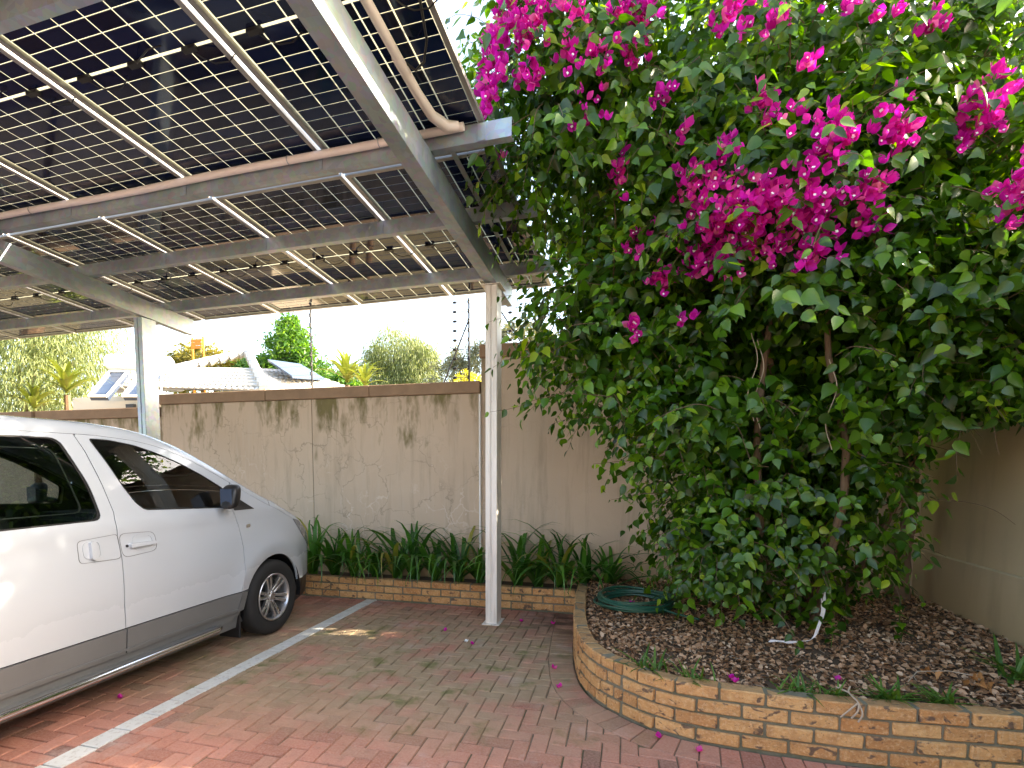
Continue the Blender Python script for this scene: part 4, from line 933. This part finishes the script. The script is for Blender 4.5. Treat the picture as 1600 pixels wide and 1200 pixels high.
for p in [[(1.22, 3.22, .38), (1.2, 3.18, .36), (1.21, 3.09, .345), (1.2, 3.06, .31), (1.17, 3.055, .27)], [(1.21, 3.085, .345), (1.16, 3.06, .31), (1.12, 3.055, .27)], [(1.21, 3.085, .345), (1.22, 3.055, .3), (1.2, 3.05, .255)], [(1.2, 3.18, .36), (1.15, 3.22, .37)]]: rt.tube(catmull(p, 5), .0045, 5)
tag(rt.build('dry_root', 'twig', smooth=True), 'pale forked dry root hanging over the front brick edge', 'root')
dl = thing('dead_leaves', 'cluster of curled orange dead leaves on a twig in the mulch', 'leaves', (1.9, 3.62, .34))
MB().tube([(1.62, 3.5, .335), (1.72, 3.62, .36), (1.9, 3.66, .365), (2.02, 3.62, .36)], .003, 5).build('twig', 'twig', dl)
dm = mesh('leaf', *leaf_template([(0, 0), (.2, .3), (.55, .34), (1, 0)], .6, 1.0)); dm.materials.append(MAT['dryleaf'])
for k in range(9):
    o = link('leaf', dm, None, dl); o.location = (rng.uniform(-.2, .16), rng.uniform(-.12, .06), rng.uniform(0, .03)); o.rotation_euler = tuple(rng.uniform(-1, 1, 2)) + (rng.uniform(0, 6),); o.scale = (.06,) * 3
for x, y, z, lb in [(-1.66, 4.72, 0, 'on the paving left of the post foot'), (-1.36, 4.45, 0, 'nearly white one of the pair in front of the post'), (-1.29, 4.41, 0, 'bright one of the pair in front of the post'), (-1.0, 5.2, 0, 'on the paving right of the post foot'), (-.68, 5.2, 0, 'in the dark corner by the brick bend'), (-.52, 4.03, 0, 'on the border pavers beside the curved bricks'), (-.43, 3.68, 0, 'nearest the tight brick bend on the border pavers'),
                    (-2.9 - .42, 2.75, 0, 'between the van and the white line'), (.42, 3.02, 0, 'on the soldier course under the front bricks'), (.22, 3.12, 0, 'small torn one under the front bricks'), (.62, 3.28, .335, 'upper of two on the mulch behind the front bricks'), (.64, 3.22, .335, 'lower of two on the mulch behind the front bricks'), (1.22, 3.4, .335, 'on the mulch near the dry root'), (.08, 4.85, .35, 'lying inside the hose coil')]:
    v = np.array(bv) * .045; v = np.stack([v[:, 0], v[:, 1], v[:, 2] * .7 + .004], 1); me = mesh('fallen_bract', v, bf); me.materials.append(MAT['white'] if 'white one' in lb else MAT['bract'])
    o = link('fallen_bract', me); o.location = (x, y, z); o.rotation_euler = (rng.uniform(-.3, .3), rng.uniform(-.3, .3), rng.uniform(0, 6)); tag(o, 'fallen magenta bract ' + lb if 'white' not in lb.split()[1:2] else 'fallen bract, ' + lb, 'petal', 'fallen bracts')
wpipe = MB().tube([(-1.66 + .0, 6.0, .24), (-1.665, 6.0, 2.44)], .014, 10)
tag(wpipe.build('wall_pipe', 'white', smooth=True), 'thin white pipe running up the wall left of the post', 'pipe')

# ------------------------------------------------------------------ beyond the wall
def fence_pole(x, y, z0, z1, n, lb, arms=0, strut=None):
    t = thing('fence_pole', lb, 'fence pole', (x, y, z0), 'electric fence poles on the wall')
    MB().tube([(x, y, z0), (x, y, z1)], .011, 8).build('pole', 'wire', t)
    for k in range(n):
        z = z0 + (z1 - z0) * (k + .6) / n
        MB().lathe([(0, -.02), (.016, -.02), (.016, -.01), (.009, -.006), (.009, .006), (.016, .01), (.016, .02), (0, .02)], Matrix.Translation((x, y - .02, z)), 8).build('insulator', 'wire', t)
        if arms:
            m = MB(); m.tube([(x, y - .02, z), (x + arms * .17, y - .03, z - .004)], .004, 5); m.lathe([(0, -.025), (.014, -.02), (.016, 0), (.014, .02), (0, .025)], Matrix.Translation((x + arms * .17, y - .03, z - .004)) @ Matrix.Rotation(R(90), 4, 'Y'), 8); m.build('strain_insulator', 'wire', t)
    if strut: MB().tube([(x, y, z1 - .25), (x + strut, y, z0 + .02)], .009, 6).build('strut', 'wire', t)
fence_pole(-3.98, 6.15, 2.6, 3.72, 9, 'slim black electric fence pole in front of the grey tiled roof')
fence_pole(-1.84, 6.15, 2.6, 3.6, 9, 'electric fence pole with long side insulators, left of the white post', -1, -.32)
fence_pole(-1.50, 6.15, 3.01, 3.75, 7, 'electric fence end pole on the raised wall right of the white post', 1, .3)
m = MB()
for k in range(9):
    z = 2.6 + 1.05 * (k + .6) / 9; m.tube([(-9, 6.13, z), (-3.98, 6.13, z), (-2.0, 6.12, z)], .0012, 4)
tag(m.build('fence_wires', 'wire'), 'thin horizontal electric fence wires above the stained wall', 'wire')

def cam2w(u, w, dep):       # a point of the street behind, from bearing, elevation and distance
    x = (u - 765) / 820 * dep; return np.array([-.2491 * dep + .9684 * x, .9684 * dep + .2491 * x, 1.58 + (731 - w) / 820 * dep])
def tree(name, lb, base, crown, mat, n, size, tpl, droop, tr=.16, group='trees beyond the wall'):
    """crown: list of (centre offset, radii)"""
    b = np.array(base, float); t = thing(name, lb, 'tree', tuple(b), group); tops = [b + np.array(c[0]) for c in crown]
    zc = np.mean([q[2] for q in tops])
    fork = b + np.array([0, 0, (zc - b[2]) * .55]); limb([b - [0, 0, .3], b + [.05, 0, (fork[2] - b[2]) * .5], fork], tr, tr * .7, 'trunk', 'bark', t)
    for q in tops: limb([fork, (fork + q) / 2 + rng.normal(0, .15, 3), q + [0, 0, .2]], tr * .55, tr * .12, 'limb', 'bark', t, 6)
    pos, dd, nn = [], [], []; w_ = np.array([np.prod(c[1]) ** (2 / 3) for c in crown]); cnt = (n * w_ / w_.sum()).astype(int)
    for (c, r), k in zip(crown, cnt):
        cl = max(6, k // 45); u = rng.normal(0, 1, (cl, 3)); u /= np.linalg.norm(u, axis=1, keepdims=True); cc = np.array(c) + b + u * np.array(r) * rng.uniform(.55, 1.0, cl)[:, None]
        pk_ = rng.integers(0, cl, k); p = cc[pk_] + rng.normal(0, 1, (k, 3)) * np.array(r) * np.array([.13, .13, .13 * (1.8 if droop > .6 else 1)])
        pos.append(p); d = rng.normal(0, 1, (k, 3)) * (1 - droop) + np.array([0, 0, -1.3]) * droop + u[pk_] * .4; dd.append(d); nn.append(rng.normal(0, 1, (k, 3)) + u[pk_])
    pos, dd, nn = map(np.concatenate, (pos, dd, nn)); tag(batch('crown', *tpl, pos, frames(dd, nn), rng.uniform(.6, 1.25, len(pos)) * size, mat, t), kind='stuff')
    return t
G = lambda u, dep: tuple(cam2w(u, 731, dep) * [1, 1, 0])
tree('pepper_tree', 'big drooping yellow-green pepper tree left of the solar water heater', G(40, 17), [((0, 0, 4.6), (3.2, 2.2, 1.9)), ((-2.6, 0, 4.2), (2.4, 2, 1.9)), ((1.6, .5, 4.7), (1.7, 1.6, 1.7)), ((0, .5, 6.4), (3, 2.2, 1.6)), ((-5, 0, 4.8), (2.6, 2, 2.2))], 'tree_pepper', 60000, .17, STRIP, .75, .3)
tree('olive_tree', 'round yellowish tree just behind the tiled roof, left of its peak', G(322, 24), [((0, 0, 6.3), (1.5, 1.2, .75)), ((1.0, 0, 6.1), (1.0, 1, .7)), ((-1.1, 0, 5.9), (1, 1, .8)), ((0, 0, 5.2), (1.6, 1.2, .9))], 'tree_yellow', 9000, .24, SPRIG, .2)
tree('conifer_tree', 'bright green pointed tree right of the roof peak', G(455, 23), [((.15, 0, 6.5), (1.15, .9, 1.1)), ((0, 0, 5.6), (1.8, 1.2, 1.0)), ((.7, 0, 4.9), (1.9, 1.2, .9)), ((-1.5, 0, 5.6), (1.1, .8, .8)), ((.1, 0, 7.5), (.5, .4, .7))], 'tree_green', 18000, .25, SPRIG, .15)
tree('willow_tree', 'rounded pale willow-like tree in the middle of the gap above the wall', G(622, 23), [((-.1, 0, 6.5), (1.3, 1.1, 1.1)), ((.9, 0, 5.5), (1.1, 1, 1.3)), ((-.9, 0, 5.6), (1.0, 1, 1.2)), ((0, 0, 4.8), (1.8, 1.2, 1.1)), ((1.2, 0, 6.2), (.75, .7, .75))], 'tree_pepper', 36000, .17, STRIP, .8)
tree('small_tree', 'small dark green tree between the pointed tree and the willow', G(535, 20), [((0, 0, 4.6), (.8, .7, .65)), ((.5, 0, 4.2), (.8, .6, .6)), ((-.5, 0, 4.2), (.7, .6, .5))], 'tree_green', 4500, .2, SPRIG, .1, .09)
tree('dry_palm', 'thin straggly greyish tree behind the electric fence pole', G(705, 18), [((0, 0, 4.6), (.8, .7, .8)), ((.5, 0, 5.2), (.6, .5, .7)), ((-.2, 0, 4.0), (1.0, .7, .6)), ((1.3, 0, 5.0), (.7, .6, .9))], 'tree_grey', 6000, .2, STRIP, .5, .08)
tree('far_tree', 'grey-green tree seen right of the white post above the raised wall', G(820, 18), [((0, 0, 5.6), (1.2, .9, .8)), ((.8, 0, 5.0), (1.2, .9, .9))], 'tree_grey', 4500, .22, SPRIG, .2, .1)
tree('yellow_shrub', 'bright yellow flowering shrub behind the electric fence pole', G(727, 12), [((0, 0, 3.55), (.34, .3, .2)), ((.2, 0, 3.4), (.3, .3, .2))], 'flower_yellow', 1500, .07, SPRIG, .1, .04, 'shrubs beyond the wall')
def aloe(u, w, dep, n, L, lb):
    p = cam2w(u, w, dep); t = thing('aloe_plant', lb, 'aloe', tuple(p), 'aloes behind the wall')
    MB().tube([p - [0, 0, p[2]], p - [0, 0, .6], p - [0, 0, .12]], [.05, .05, .04], 8).build('stalk', 'bark', t)
    for k in range(n):
        a = k * 2.399; me = ALO[k % 3]; o = link('leaf', me, None, t); o.rotation_euler = (rng.uniform(-.15, .35), 0, a); s_ = L * rng.uniform(.8, 1.15); o.scale = (s_ * 1.2, s_, s_); o.location = (0, 0, -.15 * k / n * L)
ALO = []
for lf in (70, 50, 30):
    me = blade(1., .045, R(lf)).copy(); me.name = 'leaf'; me.materials.clear(); me.materials.append(MAT['aloe']); ALO.append(me)
aloe(112, 607, 8.2, 34, .62, 'yellow-green aloe rosette standing tallest above the wall left of the post'); aloe(60, 632, 8.0, 30, .55, 'low aloe rosette at the left end of the wall'); aloe(545, 592, 8.4, 32, .62, 'larger of the two aloes above the wall in front of the willow'); aloe(572, 598, 8.2, 26, .5, 'smaller aloe at the right of the pair before the willow')

hz = thing('neighbour_house', 'neighbouring house with pale tiled hip roof beyond the wall', 'house', (-6, 13, 0)); D = 14.
ap = cam2w(393, 556, D + 1.5); el_ = cam2w(175, 606, D - .6); ec = cam2w(418, 612, D - 1.6); er = cam2w(560, 612, D + 3.0); rl = cam2w(240, 598, D + 2.6)
def tiles(a, b, c, d, courses, per, nm):
    """a,b eave corners, d,c upper corners; stepped courses with a rolled lower edge"""
    a, b, c, d = map(np.array, (a, b, c, d)); nrm = np.cross(b - a, d - a); nrm /= np.linalg.norm(nrm); nrm *= np.sign(nrm[2]) or 1; v = []; f = []
    for i in range(courses):
        for t, up in ((i / courses, .035), ((i + 1.0) / courses, .0)):
            l = a + (d - a) * t; r = b + (c - b) * t; n = per * 4
            for k in range(n + 1): v.append(l + (r - l) * k / n + nrm * (up + .018 * math.cos(2 * math.pi * k / 4)))
        o = i * 2 * (n + 1)
        for k in range(n): f.append((o + k, o + k + 1, o + n + 2 + k, o + n + 1 + k))
        for k in range(n): q = len(v); v += [v[o + k] - nrm * .05, v[o + k + 1] - nrm * .05]; f.append((o + k, q, q + 1, o + k + 1))
    tag(MB().add(v, f).build(nm, 'rooftile', hz), kind='stuff')
tiles(el_, ec, ap + [.0, 0, 0], ap - [.03, 0, 0], 13, 26, 'roof_tiles'); tiles(ec, er, ap + [.03, .02, 0], ap, 11, 14, 'roof_tiles')
for A, B, n in ((el_, ap, 13), (ec, ap, 9)):
    A, B = np.array(A), np.array(B)
    for k in range(n):
        p = A + (B - A) * k / n; q = A + (B - A) * (k + 1.12) / n; MB().tube([p + [0, 0, .03], q + [0, 0, .075]], [.13, .10], 8).build('ridge_tile', 'rooftile', hz, smooth=True)
ez = min(el_[2], ec[2], er[2]) - .1
def wallq(p, q): MB().add([(p[0], p[1], 0), (q[0], q[1], 0), (q[0], q[1], ez), (p[0], p[1], ez), (p[0], p[1] + .2, 0), (q[0], q[1] + .2, 0), (q[0], q[1] + .2, ez), (p[0], p[1] + .2, ez)], [(0, 1, 2, 3), (4, 7, 6, 5), (0, 3, 7, 4), (1, 5, 6, 2), (3, 2, 6, 7)]).build('wall', 'cream', hz)
wl0 = cam2w(120, 622, D - .2); wallq((wl0[0], wl0[1]), (ec[0] - .3, ec[1] + .3)); wallq((ec[0] - .3, ec[1] + .5), (er[0], er[1] + .3))
box('wall', (wl0[0] - .4, wl0[1] + .3, 0), (wl0[0] + 2.2, wl0[1] + .5, cam2w(150, 622, D)[2]), 'cream', hz)
for t in (.42, .62): p = np.array(wl0) + (np.array(ec) - np.array(wl0)) * (t - .12); box('vent', (p[0], p[1] - .03, ez - .25), (p[0] + .25, p[1] + .05, ez - .1), 'darkinterior', hz)
A, B, C_, D_ = (np.array(q) for q in (cam2w(425, 572, D), cam2w(462, 597, D - .4), cam2w(512, 600, D + 2), cam2w(475, 578, D + 2.2))); up = np.array([0, -.05, .12])
ps = MB(); ps.add([A + up, B + up, C_ + up, D_ + up, A + up * .5, B + up * .5, C_ + up * .5, D_ + up * .5], [(0, 1, 2, 3), (4, 7, 6, 5), (0, 4, 5, 1), (1, 5, 6, 2), (2, 6, 7, 3), (3, 7, 4, 0)]); ps.build('roof_solar_panel', 'collector', hz)
wh = thing('solar_water_heater', 'white solar water heater tank with tilted collectors on the neighbouring roof', 'water heater', tuple(cam2w(220, 600, 13)))
p, q = cam2w(178, 569, 13), cam2w(274, 572, 13.2); ax = (q - p) / np.linalg.norm(q - p); L = np.linalg.norm(q - p)
M = Matrix.Translation(Vector(p)) @ Vector(ax).to_track_quat('Z', 'Y').to_matrix().to_4x4(); r = .185
MB().lathe([(0, -.06), (r * .6, -.05), (r * .95, 0), (r, .05), (r, L - .05), (r * .95, L), (r * .6, L + .05), (0, L + .06)], M, 24).build('tank', 'white', wh, smooth=True)
for u0, u1 in ((180, 208), (232, 258)):
    a, b = cam2w(u0, 584, 12.95), cam2w(u1, 584, 12.95); c, d = cam2w(u1 - 34, 622, 11.9), cam2w(u0 - 34, 622, 11.9); up = np.array([0, -.04, .07])
    MB().add([a, b, c, d, a - up, b - up, c - up, d - up], [(0, 3, 2, 1), (4, 5, 6, 7), (0, 1, 5, 4), (1, 2, 6, 5), (2, 3, 7, 6), (3, 0, 4, 7)]).build('collector', 'collector', wh)
    m = MB()
    for e, g_ in ((a, d), (b, c), (a, b), (d, c)): m.tube([e + up * .3, g_ + up * .3], .03, 6)
    m.tube([b, b - [0, 0, .55]], .025, 6); m.tube([(b + c) / 2, b - [0, 0, .5]], .02, 6); m.build('stand', 'white', wh)
ob = thing('orange_board', 'small orange slatted board on two posts above the yellowish tree', 'board', tuple(cam2w(316, 550, 22) * [1, 1, 0]))
a, b = cam2w(306, 534, 22), cam2w(327, 549, 22)
for k in range(3): z = b[2] + (a[2] - b[2]) * k / 3; box('slat', (a[0], a[1], z), (b[0], a[1] + .04, z + (a[2] - b[2]) * .29), 'orange', ob)
for x in (a[0] - .02, b[0] - .03): box('board_post', (x, a[1] + .05, 0), (x + .06, a[1] + .11, a[2] + .08), 'orange', ob)

# house added behind the camera to bounce sunlight in; it shows in the van windows
oh = thing('added_house', 'unseen cream house front added across the yard, mirrored in the van windows', 'house', (-4, -8, 0))
box('wall', (-13, -8.3, 0), (3.0, -8.0, 3.4), 'cream', oh)
rf = MB(); rf.add([(-13.5, -7.4, 3.3), (3.5, -7.4, 3.3), (1, -10.5, 5.0), (-11, -10.5, 5.0), (-13.5, -13.4, 3.3), (3.5, -13.4, 3.3)], [(0, 1, 2, 3), (1, 5, 2), (5, 4, 3, 2), (4, 0, 3), (0, 4, 5, 1)]); rf.build('roof', 'rooftile', oh)
for x in (-11, -7.2, -3.2, .6): w_ = box('window', (x, -7.995, 1.0), (x + 1.5, -7.96, 2.2), 'collector', oh, .01); box('sill', (x - .1, -7.99, .9), (x + 1.6, -7.9, .98), 'white', w_)
